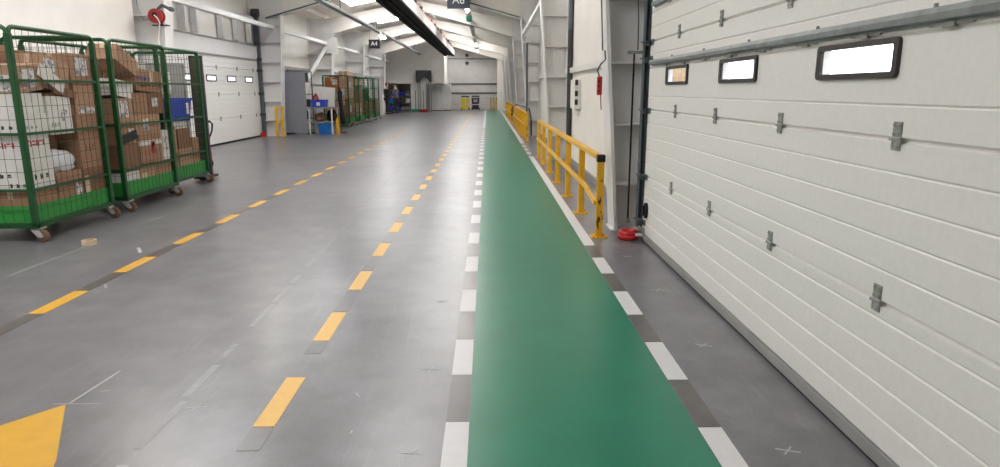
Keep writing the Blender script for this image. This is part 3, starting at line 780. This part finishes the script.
carton(XB0, XB1, 8.84, 9.5, 1.105, 2.0, 'brown', 'tall carton at the top back of the middle cage')
carton(XB0, XB1, 9.52, 10.2, .17, 1.2, 'brown2', 'large carton at the far back of the middle cage')
# far cage of the three
x0, x1 = -5.4, -4.99
carton(x0, x1, 10.36, 10.78, .17, .56, 'brown', 'brown carton low at the near side of the blue-tote cage')
carton(x0, x1, 10.36, 10.78, .565, .98, 'brown3', 'pale brown carton stacked at the near side under the blue tote', [('f', .5, .5, .3, .4, 'tape')])
carton(x0, x1, 10.82, 11.3, .17, .60, 'brown3', 'brown carton low at the far side of the blue-tote cage')
carton(x0, x1, 10.84, 11.28, .605, .92, 'brown2', 'brown carton below the white packet in the blue-tote cage')
carton(x0, x1-.05, 10.84, 11.3, .925, 1.045, 'whitebox', 'flat white packet directly under the blue tote', [('f', .1, .2, .5, .5)])
carton(x0, x1, 11.32, 11.58, .17, .75, 'brown', 'brown carton in the far corner of the blue-tote cage')
bt = empty('tote', near((x0+x1)/2, 10.98, 1.05), 'blue plastic tote in the farthest near cage', 'tote')
def tote_mb(b, lx, ly, h, t=.012, flare=.03):
    for (a0, a1, b0, b1) in ((-1, 1, -1, -1), (-1, 1, 1, 1), (-1, -1, -1, 1), (1, 1, -1, 1)):
        p0 = Vector((a0*lx/2, b0*ly/2, 0)); p1 = Vector((a1*lx/2, b1*ly/2, 0))
        q0 = Vector((a0*(lx/2+flare), b0*(ly/2+flare), h)); q1 = Vector((a1*(lx/2+flare), b1*(ly/2+flare), h))
        n = Vector((-(b0+b1)/2*0, 0, 0)); n = Vector(((a0+a1)/2, (b0+b1)/2, 0))*-t
        b.hexa([p0, p1, q1, q0], [p0+n, p1+n, q1+n, q0+n])
    b.box(-lx/2, lx/2, -ly/2, ly/2, 0, t)
    return b
tote_mb(MB(), .34, .80, .34).build('tub', M['blue'], bt)
b = MB(); lx, ly = .40, .86
for s in (-1, 1): b.box(-lx/2-.015, lx/2+.015, s*ly/2-.015, s*ly/2+.015, .31, .345); b.box(s*lx/2-.015, s*lx/2+.015, -ly/2, ly/2, .31, .345)
b.build('rim', M['blue'], bt)
MB().box(.188, .194, .24, .34, .1, .27).build('label_holder', M['whitebox'], bt)
carton(x0+.05, x1-.1, 10.62, 11.36, 1.10, 1.36, 'greybox', 'grey carton filling the blue tote', tape=False)
carton(-5.46, -4.88, 10.97, 11.07, .205, 1.93, 'greybox', 'tall grey wrapped board with a white paper at the far end of the blue-tote cage', [('n', .15, .72, .5, .2)], tape=False, group='boards in the roll cages')
carton(-5.98, -5.58, 10.4, 11.2, .175, .9, 'brown', 'brown carton behind the grey board of the blue-tote cage')

# tall dark board trolley and red hand truck behind the third cage
bt2 = empty('board_trolley', (-4.98, 11.5, 0), 'tall dark brown board standing behind the blue-tote cage', 'board')
b = MB(); b.box(.02, .19, -.02, .02, .1, 2.05); b.build('board', M['brown_board'], bt2)
b = MB(); b.box(.0, .03, -.03, .03, .04, 2.07); b.box(.18, .21, -.03, .03, .04, 2.07); b.box(.0, .21, -.03, .03, 2.04, 2.07); b.box(.0, .21, -.25, .25, .03, .07); b.build('frame', M['dark'], bt2)
for s in (-1, 1):
    MB().lathe([(.01, -.015), (.035, -.015), (.035, .015), (.01, .015)], (.1, s*.2, .035), 16, 'x').build('wheel', M['rubber'], bt2)
ht = empty('pallet_truck', (-5.62, 13.2, 0), 'red hand pallet truck with black loop handle behind the cages', 'pallet truck', None, R(80))
b = MB()
for s in (-1, 1): b.box(s*.2-.07, s*.2+.07, .1, 1.1, .05, .11)
b.box(-.27, .27, -.02, .12, .05, .3); b.build('fork', M['red'], ht, bevel=.01)
b = MB(); b.box(-.1, .1, -.12, .0, .2, .42); b.bar((0, -.08, .4), (.04, -.14, .62), .05); b.build('pump_body', M['red'], ht, bevel=.01)
b = MB(); b.tube([(.04, -.14, .6), (-.05, -.15, .72), (-.07, -.16, .86), (.04, -.17, .92), (.15, -.16, .86), (.13, -.15, .72), (.04, -.14, .6)], .017, 8); b.build('handle', M['black'], ht)
for s in (-1, 1): MB().lathe([(.02, -.03), (.09, -.03), (.09, .03), (.02, .03)], (s*.06, -.06, .09), 18, 'x').build('wheel', M['rubber'], ht)

# tape roll on the floor
tr_ = empty('tape_roll', (-3.98, 6.5, 0), 'roll of cream tape lying on the grey floor before the nearest cage', 'tape roll')
MB().lathe([(.042, 0), (.068, 0), (.068, .05), (.042, .05), (.042, 0)], n=28).build('tape', M['tape'], tr_)
MB().lathe([(.039, 0), (.042, 0), (.042, .051), (.039, .051), (.039, 0)], n=28).build('core', M['brown3'], tr_)

# ------------------------------------------------------------------ far left group: rack, bench, cages, people
rk = empty('rack', (-6.62, 23.9, 0), 'tall grey cabinet rack with its blank back to the walkway end', 'cabinet')
b = MB(); b.box(-.40, .36, -.5, -.47, .06, 2.17); b.box(-.40, -.37, -.47, .45, .06, 2.17); b.box(-.4, .36, -.5, .45, 2.14, 2.17)
b.build('body', M['grey_cab'], rk, bevel=.004)
b = MB()
for z in (.1, .52, .94, 1.36, 1.78): b.box(-.37, .34, -.47, .43, z, z+.025)
b.box(.33, .36, .42, .45, .06, 2.14)
for s in (-.4, .36-.04): b.box(s, s+.04, -.47, .43, 0, .07)
b.build('shelf', M['dark'], rk)
for i, (y0, y1, z0, z1, mm, lb) in enumerate(((-.42, -.1, .125, .4, 'whitebox', 'white carton on the bottom shelf of the grey rack'), (-.4, .1, .545, .8, 'black', 'black crate on the second shelf of the grey rack'),
        (-.3, .2, .965, 1.2, 'dark', 'dark grey crate on the third shelf of the grey rack'), (-.42, 0, 1.385, 1.7, 'whitebox', 'white carton on the fourth shelf of the grey rack'), (-.42, .1, 1.805, 2.1, 'black', 'black crate on the top shelf of the grey rack'))):
    carton(-6.85, -6.3, 23.9+y0, 23.9+y1, z0, z1, mm, lb, tape=False, group='things on the grey rack')
tb_ = empty('workbench', (-5.85, 24.0, 0), 'grey metal packing bench with blue crate beside the grey rack', 'bench')
MB().box(-.42, .44, -.45, .5, .88, .93).build('bench_top', M['galv'], tb_, bevel=.006)
MB().box(-.38, .40, -.4, .45, .40, .43).build('shelf', M['galv'], tb_)
for sx in (-.38, .40):
    for sy in (-.41, .46): MB().box(sx-.022, sx+.022, sy-.022, sy+.022, 0, .88).build('leg', M['steel_white'], tb_)
cr = empty('crate', (-5.9, 23.75, .93), 'blue plastic crate with red goods on the packing bench', 'crate')
tote_mb(MB(), .48, .32, .26, flare=.02).build('tub', M['blue'], cr); MB().box(-.06, .06, -.178, -.17, .05, .17).build('label', M['whitebox'], cr)
blob('red_bag', (-6.02, 23.76, .95), (.12, .12, .24), 'dark_red', 'red bundle sticking out of the blue crate', 'bundle', seed=5)
carton(-6.2, -5.5, 24.08, 24.42, .931, 1.62, 'whitebox', 'large white carton standing tilted on the packing bench behind the blue crate', tape=False, tilt=(0, 4, 6), group=None)
bb = empty('storage_bin', (-5.72, 23.72, 0), 'bright blue bin standing on the floor under the packing bench', 'bin')
tote_mb(MB(), .38, .28, .36, flare=.03).build('tub', M['blue2'], bb)
MB().box(-.24, .24, -.19, .19, .33, .37).build('lid', M['blue2'], bb)
blob('black_bag', (-5.6, 24.25, .431), (.2, .2, .22), 'black', 'black bag on the lower shelf of the packing bench', 'bag', seed=11)
blob('cloth_bundle', (-5.98, 24.1, .431), (.18, .25, .17), 'brown2', 'brown bundle on the lower shelf of the packing bench', 'bundle', seed=12)
jk = empty('hanging_coat', (-5.33, 24.45, 0), 'black coat hanging on a stand right of the packing bench', 'coat')
b = MB(); b.tube([(0, 0, .02), (0, 0, 1.62)], .02, 8); b.box(-.2, .2, -.2, .2, 0, .03); b.build('stand', M['dark'], jk)
MB().tube([(0, 0, 1.55), (.02, 0, 1.45), (.0, 0, 1.2), (.05, 0, .8), (.08, 0, .45), (.08, 0, .3)], [.03, .09, .08, .06, .09, .07], 10).build('coat', M['coat'], jk, smooth=True)
def ypost(x, y, h, label):
    p = empty('bollard', (x, y, 0), label, 'bollard'); MB().box(-.05, .05, -.05, .05, .01, h).build('post', M['yellow'], p, bevel=.008); MB().box(-.09, .09, -.09, .09, 0, .012).build('base_plate', M['yellow'], p); return p
gy = empty('guard_rail', (-6.88, 22.3, 0), 'yellow guard frame at the foot of the left column by the grey rack', 'guard')
for sx in (-.10, .10): MB().box(sx-.035, sx+.035, -.04, .04, 0, .98).build('post', M['yellow'], gy, bevel=.005)
for z in (.45, .9): MB().box(-.10, .10, -.03, .03, z, z+.07).build('cross_rail', M['yellow'], gy)
ypost(-5.28, 23.7, .56, 'short yellow bollard at the corner of the packing bench')
ypost(-4.95-.3, 45.5, .6, 'short yellow bollard far down by the two people') if False else None
tag(MB().lathe([(.02, 0), (.1, 0), (.1, .1), (.05, .14), (.02, .14)], (-7.5, 22.45, 0), 16).build('floor_coil', M['red']), 'red coil on the floor at the foot of the far door track', 'coil')

far = [((-6.3, 28.9, 0), 'loaded green roll cage nearest the packing bench'), ((-6.3, 31.2, 0), 'loaded roll cage, second behind the packing bench'),
       ((-6.3, 33.6, 0), 'green roll cage, third behind the packing bench'), ((-6.3, 35.4, 0), 'green roll cage farthest behind the packing bench')]
for l, lb in far: dup(cage, l, lb)
G2 = 'goods in the cages by the left wall'
def fc(cx, cy, y0, y1, x0_, x1_, z0, z1, mm, lb, papers=(), tilt=(0,0,0)):
    carton(cx+x0_*.93, cx+x1_*.93, cy+y0*.93, cy+y1*.93, z0+.035, z1+.035, mm, lb, papers, group=G2, tilt=tilt)
c = far[0][0]
fc(c[0], c[1], -.68, .2, -.5, .1, .17, 1.0, 'brown3', 'tall pale carton at the bottom of the cage nearest the packing bench')
fc(c[0], c[1], -.68, .6, .14, .52, .17, 1.15, 'brown2', 'brown carton filling the aisle side of the cage nearest the packing bench', [('f', .3, .4, .2, .3)])
fc(c[0], c[1], -.6, .6, .14, .52, 1.155, 2.25, 'brown3', 'tall carton poking out of the cage nearest the packing bench', [('f', .2, .4, .4, .2), ('n', .2, .1, .4, .3)])
o = MB().lathe([(.02, -.3), (.2, -.3), (.22, -.25), (.22, .25), (.2, .3), (.02, .3)], (0, 0, .22), 24, 'x').build('wrapped_roll', M['grey_bag'], None, (c[0]-.2, c[1]-.3, 1.04)); tag(o, 'grey plastic-wrapped roll in the cage nearest the packing bench', 'roll')
fc(c[0], c[1], -.6, .5, -.5, .1, 1.45, 2.0, 'orange_card', 'orange-brown carton above the grey roll', [('n', .55, .45, .35, .4)])
c = far[1][0]
fc(c[0], c[1], -.68, .3, -.5, .05, .17, 1.05, 'brown', 'brown carton low in the second cage behind the bench')
fc(c[0], c[1], -.68, .2, .1, .52, .17, .9, 'brown3', 'pale carton on the aisle side of the second cage', [('f', .2, .3, .4, .4)])
fc(c[0], c[1], -.6, .4, .1, .52, .905, 1.6, 'brown2', 'brown carton in the middle of the second cage')
fc(c[0], c[1], -.6, .4, -.5, .05, 1.055, 1.7, 'greybox', 'grey carton in the second cage behind the bench', [('n', .2, .3, .4, .4)])
fc(c[0], c[1], -.6, .5, -.45, .5, 1.705, 1.95, 'brown3', 'flat pale carton on top of the second cage')
c = far[2][0]
fc(c[0], c[1], -.6, .6, -.5, .5, .17, .9, 'brown2', 'brown carton at the bottom of the third cage')
blob('green_sacks', (c[0], c[1], .94), (.42, .5, .5), 'green', 'green sacks heaped in the third cage', 'sack', seed=21)
c = far[3][0]
fc(c[0], c[1], -.6, .6, -.5, .5, .17, 1.0, 'brown', 'brown carton at the bottom of the farthest cage')

# people: one continuous skinned body each, clothes and hair as children
def person(name, loc, rz, label, top, hairm, lean=0):
    r = empty(name, loc, label, 'person', rz=rz)
    k = 1.95/1.75
    def skin(nm, pts, edges, rad, m, sub=2):
        me = bpy.data.meshes.new(nm); me.from_pydata([tuple(Vector(p)*k) for p in pts], edges, []); me.materials.append(m)
        o = bpy.data.objects.new(nm, me); COL.objects.link(o); o.parent = r
        o.modifiers.new('skin', 'SKIN')
        for i, v in enumerate(me.skin_vertices[0].data):
            q = rad[i]; v.radius = (q, q) if not isinstance(q, tuple) else q; v.use_root = (i == 0)
        s = o.modifiers.new('sub', 'SUBSURF'); s.levels = sub; s.render_levels = sub
        for p in me.polygons: p.use_smooth = True
        return o
    P = [(0,0,.93), (0,0,1.15), (0,.02,1.38), (0,.01,1.48), (0,.03,1.56), (0,.04,1.65), (0,.03,1.72),
         (.10,0,.86), (.11,.03,.48), (.12,-.02,.08), (.12,.13,.04), (-.10,0,.86), (-.11,.06,.48), (-.12,.02,.08), (-.12,.17,.04),
         (.18,.0,1.40), (.24,.02,1.13), (.2,.22,.98), (.17,.31,.95), (-.18,0,1.40), (-.25,.03,1.13), (-.18,.23,1.02), (-.14,.32,1.0)]
    E_ = [(0,1),(1,2),(2,3),(3,4),(4,5),(5,6),(0,7),(7,8),(8,9),(9,10),(0,11),(11,12),(12,13),(13,14),(2,15),(15,16),(16,17),(17,18),(2,19),(19,20),(20,21),(21,22)]
    Rd = [(.15,.10), (.14,.10), (.15,.10), .055, .07, .085, .05, .085, .06, .045, .035, .085, .06, .045, .035, .06, .045, .035, .03, .06, .045, .035, .03]
    bod = skin('body', P, E_, Rd, M['skin'])
    skin('jacket', [(0,0,.86), (0,0,1.15), (0,.02,1.42), (.19,.0,1.40), (.25,.02,1.13), (.21,.20,1.0), (-.19,0,1.40), (-.26,.03,1.13), (-.19,.21,1.03)],
         [(0,1),(1,2),(2,3),(3,4),(4,5),(2,6),(6,7),(7,8)], [(.23,.17), (.21,.16), (.19,.14), .09, .075, .055, .09, .075, .055], M[top])
    skin('trousers', [(0,0,.92), (.10,0,.86), (.11,.03,.48), (.12,-.02,.1), (-.10,0,.86), (-.11,.06,.48), (-.12,.02,.1)], [(0,1),(1,2),(2,3),(0,4),(4,5),(5,6)], [(.16,.115), .1, .075, .065, .1, .075, .065], M['trouser'])
    skin('hair', [(0,.0,1.60), (0,0,1.70), (0,.03,1.755)], [(0,1),(1,2)], [.075, .095, .07], M[hairm])
    b = MB()
    for s in (-1, 1): b.tube([(s*.03*k, .122*k, 1.665*k), (s*.03*k, .135*k, 1.665*k)], .011, 8)
    b.tube([(0, .11*k, 1.65*k), (0, .15*k, 1.625*k)], [.01, .014], 8); b.build('face', M['dark_hair'], r)
    for s in (-1, 1):
        hd = MB(); w_ = Vector((s*.16, .30, .97))*k if s > 0 else Vector((-.14, .31, 1.01))*k
        hd.cbox(w_+Vector((0, .05, 0)), (.07, .09, .03))
        for j in range(4): hd.tube([w_+Vector((-.028+.019*j, .09, 0)), w_+Vector((-.028+.019*j, .13+.01*(j in (1, 2)), -.01)), w_+Vector((-.028+.019*j, .15+.01*(j in (1, 2)), -.035))], [.009, .008, .007], 6)
        hd.tube([w_+Vector((-s*.035, .03, 0)), w_+Vector((-s*.06, .06, .0)), w_+Vector((-s*.06, .09, -.01))], [.011, .010, .008], 6)
        hd.build('hand', M['skin'], r)
    for s in (-1, 1):
        MB().tube([(s*.12*k, (-.06 if s > 0 else -.02)*k, .05), (s*.12*k, (.05 if s > 0 else .09)*k, .05), (s*.12*k, (.2 if s > 0 else .24)*k, .035)], [.045, .05, .03], 10).build('shoe', M['black'], r, smooth=True)
    return r
person('person', (-6.45, 43.4, 0), R(-50), 'brown-haired person in a black jacket standing past the far cages', 'coat', 'hair')
person('person', (-6.15, 45.4, 0), R(70), 'dark-haired person in grey clothes at the shelves past the far cages', 'grey_cloth', 'dark_hair')

carton(-7.0, -6.6, 42.6, 43.0, 0, 1.25, 'whitebox', 'tall white box standing on the floor just left of the person in black', tape=False, group=None)
# ------------------------------------------------------------------ far end
sh = empty('shelving', (-6.4, 49.6, 0), 'dark shelving full of blue and white goods under the white office wall', 'shelving')
b = MB()
for z in (.05, .55, 1.05, 1.55): b.box(-.85, .8, -.3, .3, z, z+.03)
for x in (-.85, -.02, .77): b.box(x, x+.04, -.3, -.26, 0, 1.95); b.box(x, x+.04, .26, .3, 0, 1.95)
b.build('frame', M['dark'], sh)
k = 0
for z in (.08, .58, 1.08):
    for x in (-.8, -.25, .1, .45):
        mm = ('blue', 'whitebox', 'dark', 'blue2', 'greybox', 'blueprint')[(k*5+k//3) % 6]; k += 1
        h = .22+.12*((k*7) % 3)/2
        carton(-6.4+x, -6.4+x+.3, 49.34, 49.8, z, z+h, mm, 'small bin or box on the dark shelving under the office wall', tape=False, group='boxes on the far shelving', name='storage_box')
cb = empty('curtain_gate', (-4.55, 48.6, 0), 'dark arched gate frame with strip posts before the white office wall', 'gate')
b = MB(); n = 14
arc = [(-.5+1.0*i/n, 2.3+.55*math.sin(math.pi*(.12+.76*i/n))) for i in range(n+1)]
b.hexa([(x, -.06, z) for x, z in [(-.56, 2.05), (-.36, 2.05)] + [(-.3+.7*i/6, 2.12+.3*math.sin(math.pi*i/6)) for i in range(7)] + [(.46, 2.05), (.56, 2.05), (.56, 2.9), (-.56, 2.9)]],
       [(x, .06, z) for x, z in [(-.56, 2.05), (-.36, 2.05)] + [(-.3+.7*i/6, 2.12+.3*math.sin(math.pi*i/6)) for i in range(7)] + [(.46, 2.05), (.56, 2.05), (.56, 2.9), (-.56, 2.9)]])
b.build('arch_panel', M['dark'], cb)
for x in (-.42, -.28, .18, .34, .5): MB().box(x-.03, x+.03, -.05, .05, 0, 2.1).build('post', M['galv'], cb)
def tallbox(x0, x1, y, z1, label):
    o = empty('cabinet', ((x0+x1)/2, y, 0), label, 'cabinet', 'white cabinets at the far end'); w_ = (x1-x0)/2
    MB().box(-w_, w_, -.25, .3, .06, z1).build('body', M['whitebox'], o, bevel=.01); MB().box(-w_+.03, w_-.03, -.22, .27, 0, .06).build('plinth', M['dark'], o)
    MB().box(-w_+.02, -.005, -.266, -.25, .08, z1-.03).build('door', M['steel_white'], o); MB().box(.005, w_-.02, -.266, -.25, .08, z1-.03).build('door', M['steel_white'], o)
    return o
tallbox(-4.3, -3.4, 50.6, 1.98, 'white cabinet at the far end with brown boxes on top'); tallbox(-3.38, -2.72, 50.8, 1.97, 'narrow white cabinet at the far end beside the grey back wall')
carton(-4.15, -3.75, 50.4, 50.8, 1.98, 2.35, 'orange_card', 'orange-brown box on top of the far white cabinet, left', group='boxes on the far cabinet')
carton(-3.72, -3.42, 50.4, 50.8, 1.98, 2.25, 'brown3', 'pale box on top of the far white cabinet, right', group='boxes on the far cabinet')
def wheelie(x, y, m, lidm, label):
    o = empty('wheelie_bin', (x, y, 0), label, 'bin'); b = MB()
    b.hexa([(-.24, -.26, .06), (.24, -.26, .06), (.24, .22, .06), (-.24, .22, .06)], [(-.31, -.33, .95), (.31, -.33, .95), (.31, .33, .95), (-.31, .33, .95)]); b.build('body', M[m], o, bevel=.02)
    b = MB(); b.hexa([(-.34, -.36, .95), (.34, -.36, .95), (.34, .36, .95), (-.34, .36, .95)], [(-.26, -.2, 1.1), (.26, -.2, 1.1), (.3, .34, 1.1), (-.3, .34, 1.1)]); b.build('lid', M[lidm], o, bevel=.02)
    for s in (-1, 1): MB().cyl((s*.24, .26, .1), (s*.32, .26, .1), .1, 16).build('wheel', M['rubber'], o)
    return o
wheelie(-1.72, 52.0, 'bin_yellow', 'black', 'yellow wheelie bin with black lid at the far wall')
o = wheelie(-.92, 52.0, 'bin_purple', 'black', 'dark purple wheelie bin with black lid at the far wall'); MB().box(-.15, .15, -.335, -.3, .62, .82).build('label', M['greybox'], o)
fr_ = empty('barrier_rail', (-1.1, 50.9, 0), 'grey two-bar barrier rail across the far end before the bins', 'railing')
for z in (.42, .93): MB().box(-1.65, 1.75, -.025, .025, z, z+.06).build('cross_rail', M['caster'], fr_)
for x in (-1.65, -.55, .55, 1.7): MB().box(x-.03, x+.03, -.03, .03, 0, .98).build('post', M['caster'], fr_)
ys_ = empty('yellow_stand', (.55, 51.5, 0), 'orange-yellow post stand at the far end of the walkway', 'stand')
for x in (-.3, -.05, .12): MB().box(x-.05, x+.05, -.05, .05, 0, 1.0).build('post', M['yellow'], ys_)
MB().box(-.6, .15, -.3, .3, .95, 1.0).build('top', M['wood'], ys_)
def beacon(z, label):
    o = empty('wall_speaker', (-1.6, 53.9, z), label, 'speaker'); MB().lathe([(.02, -.16), (.1, -.16), (.14, -.02), (.06, .1)], (0, -.02, 0), 16, 'y').build('horn', M['dark'], o); MB().box(-.03, .03, .0, .1, -.03, .03).build('bracket', M['dark'], o)
beacon(4.2, 'upper of two dark round speakers on the grey back wall'); beacon(3.6, 'lower of two dark round speakers on the grey back wall')
def broom(x, y, m, label):
    o = empty('broom', (x, y, 0), label, 'broom'); MB().box(-.3, .3, -.1, .1, .0, .2).build('head', M[m], o, bevel=.02); MB().tube([(0, 0, .18), (-.02, .25, 1.5)], .02, 8).build('handle', M['dark'], o)
broom(-5.1, 47.9, 'teal', 'broom with a green head standing before the white office wall'); broom(-4.5, 47.4, 'dark_red', 'broom with a red head standing before the arched gate')

# ------------------------------------------------------------------ overhead: crane beam, trays, lamps, signs
bm_ = empty('crane_beam', (-2.525, 8, 3.74), 'long overhead beam with black underside running down the hall', 'beam')
L0 = 38.0
b = MB(); b.box(-.325, -.20, 0, L0, 0, .09); b.box(-.20, .12, 0, L0, .05, .09); b.box(.12, .325, 0, L0, 0, .06); b.box(-.03, .01, 0, L0, .01, .05); b.build('underside', M['beam_black'], bm_)
b = MB(); b.box(.29, .325, 0, L0, .06, .40); b.box(-.325, -.29, 0, L0, .09, .40); b.box(-.325, .325, L0-.02, L0, .06, .40); b.build('side_plate', M['steel_white'], bm_)
b = MB(); b.box(-.29, .29, 0, L0, .37, .40); b.build('top_plate', M['steel_white'], bm_)
for y in FR[2:-1]:
    if y > 8: MB().box(-.04, .04, y-8-.04, y-8+.04, .40, zraf(-2.5)-3.76).build('hanger', M['galv_dark'], bm_)
fs = empty('cable_festoon', (-2.28, 9, 4.142), 'red looped cable chain lying on top of the overhead beam', 'cable')
pts = []
for i in range(260):
    y = i*.135; pts.append((.05*math.sin(i*1.3), y, .11+.09*math.sin(i*.9)))
MB().tube(pts, .014, 6).build('cable', mat('faded_red_cable', (196, 112, 108), .5), fs)
b = MB(); b.box(-.03, .03, 0, 36, .0, .025); b.build('track', M['sign_white'], fs)
for i in range(18): MB().box(-.05, .05, 1+i*2.0, 1.1+i*2.0, .02, .2).build('carrier', M['tyre'] if i % 3 else M['dark'], fs)
def tray(x, y0, y1, z, label):
    o = empty('cable_tray', (x, y0, z), label, 'cable tray'); L_ = y1-y0; b = MB()
    for s in (-1, 1): b.box(s*.09-.008, s*.09+.008, 0, L_, 0, .07)
    yy = 0
    while yy < L_: b.box(-.09, .09, yy, yy+.03, 0, .012); yy += .35
    b.build('ladder', M['galv'], o)
    MB().tube([(-.03, 0, .03), (-.03, L_, .03)], .02, 6).build('cable', M['dark'], o); MB().tube([(.03, 0, .03), (.03, L_, .03)], .018, 6).build('cable', M['galv_dark'], o)
    b = MB()
    for y in FR:
        if y0 < y < y1: b.box(-.015, .015, y-y0-.015, y-y0+.015, .0, max(.1, zraf(x)-z-.02))
    b.build('hanger', M['galv_dark'], o)
tray(-4.8, -4, 49, 4.0, 'galvanised cable tray hanging left of the overhead beam'); tray(-.72, -4, 52, 4.42, 'galvanised cable tray over the edge of the green walkway')
GL = 'strip lamps under the cable trays'
def lamp(x, y, z, label, group=GL):
    o = empty('strip_lamp', (x, y, z+.03), label, 'lamp', group)
    MB().box(-.08, .08, -.65, .65, .03, .09).build('housing', M['sign_white'], o, bevel=.01)
    MB().tube([(0, -.62, .0), (0, .62, .0)], .05, 10).build('tube', M['tube'], o)
lamp(-4.8, 31.6, 3.88, 'lit strip lamp under the left cable tray'); lamp(-.72, 24.8, 4.3, 'lit strip lamp nearest the camera under the right cable tray')
lamp(-.72, 44, 4.3, 'second lit strip lamp along the right cable tray, near the far end'); lamp(-.72, 50.5, 4.3, 'farthest lit strip lamp along the right cable tray')
lamp(-4.8, 14.2, 3.88, 'lit strip lamp above the near cages, beyond the top of the photo')
lamp(-.72, 8, 4.3, 'lit strip lamp over the near walkway, beyond the top of the photo'); lamp(-4.8, 3, 3.88, 'lit strip lamp over the floor arrow, beyond the top of the photo')
lamp(-.72, 14, 4.3, 'added unseen strip lamp over the nearest railing, brightening the columns'); lamp(-.72, 19.4, 4.3, 'added unseen strip lamp just before the dark blue hanging sign, brightening the columns'); lamp(-4.8, 8.5, 3.88, 'added unseen strip lamp beside the nearest cage, brightening the walls')  # extra lamps out of view, added to brighten the column webs and walls
lamp(-.72, -2, 4.3, 'lit strip lamp behind the camera over the walkway')
es = empty('exit_sign', (-.72, 28.0, 4.28), 'green exit sign lamp on the right cable tray', 'sign')
MB().box(-.12, .12, -.3, .3, -.02, .12).build('housing', M['exit_green'], es, bevel=.01)
s1 = empty('hanging_sign', (-.9, 22.0, 4.03), 'dark blue hanging sign with white letters above the walkway', 'sign')
MB().box(-.36, .36, -.02, .02, 0, .46).build('board', M['sign'], s1); text_mesh('lettering', 'A6', .34, M['sign_white'], s1, (0, -.024, .25), (R(90), 0, 0))
for x in (-.3, .3): MB().tube([(x, 0, .45), (x, 0, zraf(-.9)-4.03+.3)], .008, 6).build('hanger_wire', M['dark'], s1)
s2 = empty('hanging_sign', (-4.95, 30.2, 3.3), 'black hanging sign with white letters by the left columns', 'sign')
MB().box(-.24, .24, -.02, .02, 0, .38).build('board', M['sign_black'], s2); text_mesh('lettering', 'A4', .25, M['sign_white'], s2, (0, -.024, .2), (R(90), 0, 0))
for x in (-.2, .2): MB().tube([(x, 0, .38), (x, 0, 1.0)], .008, 6).build('hanger_wire', M['dark'], s2)

# ------------------------------------------------------------------ light, sky, camera
wd = bpy.data.worlds.new('sky'); S.world = wd; wd.use_nodes = True
bg = wd.node_tree.nodes['Background']; bg.inputs['Color'].default_value = lin((244, 248, 255)); bg.inputs['Strength'].default_value = 3.0

cam = bpy.data.cameras.new('camera'); co = bpy.data.objects.new('camera', cam); COL.objects.link(co); S.camera = co
cam.sensor_fit = 'HORIZONTAL'; cam.sensor_width = 36; cam.lens = 36*661/1000; cam.clip_start = .05; cam.clip_end = 300
pit, yaw, rol = R(12.2246), R(1.049), R(.081)
fwd = Vector((math.sin(yaw)*math.cos(pit), math.cos(yaw)*math.cos(pit), -math.sin(pit)))
right = Vector((math.cos(yaw), -math.sin(yaw), 0)); up = right.cross(fwd)
r2 = math.cos(rol)*right - math.sin(rol)*up; u2 = r2.cross(fwd)
co.matrix_world = Matrix(((r2.x, u2.x, -fwd.x, 0), (r2.y, u2.y, -fwd.y, 0), (r2.z, u2.z, -fwd.z, 1.5), (0, 0, 0, 1)))

vs = S.view_settings; vs.view_transform = 'Standard'; vs.look = 'None'; vs.gamma = 1; vs.use_curve_mapping = False; vs.exposure = 0.34
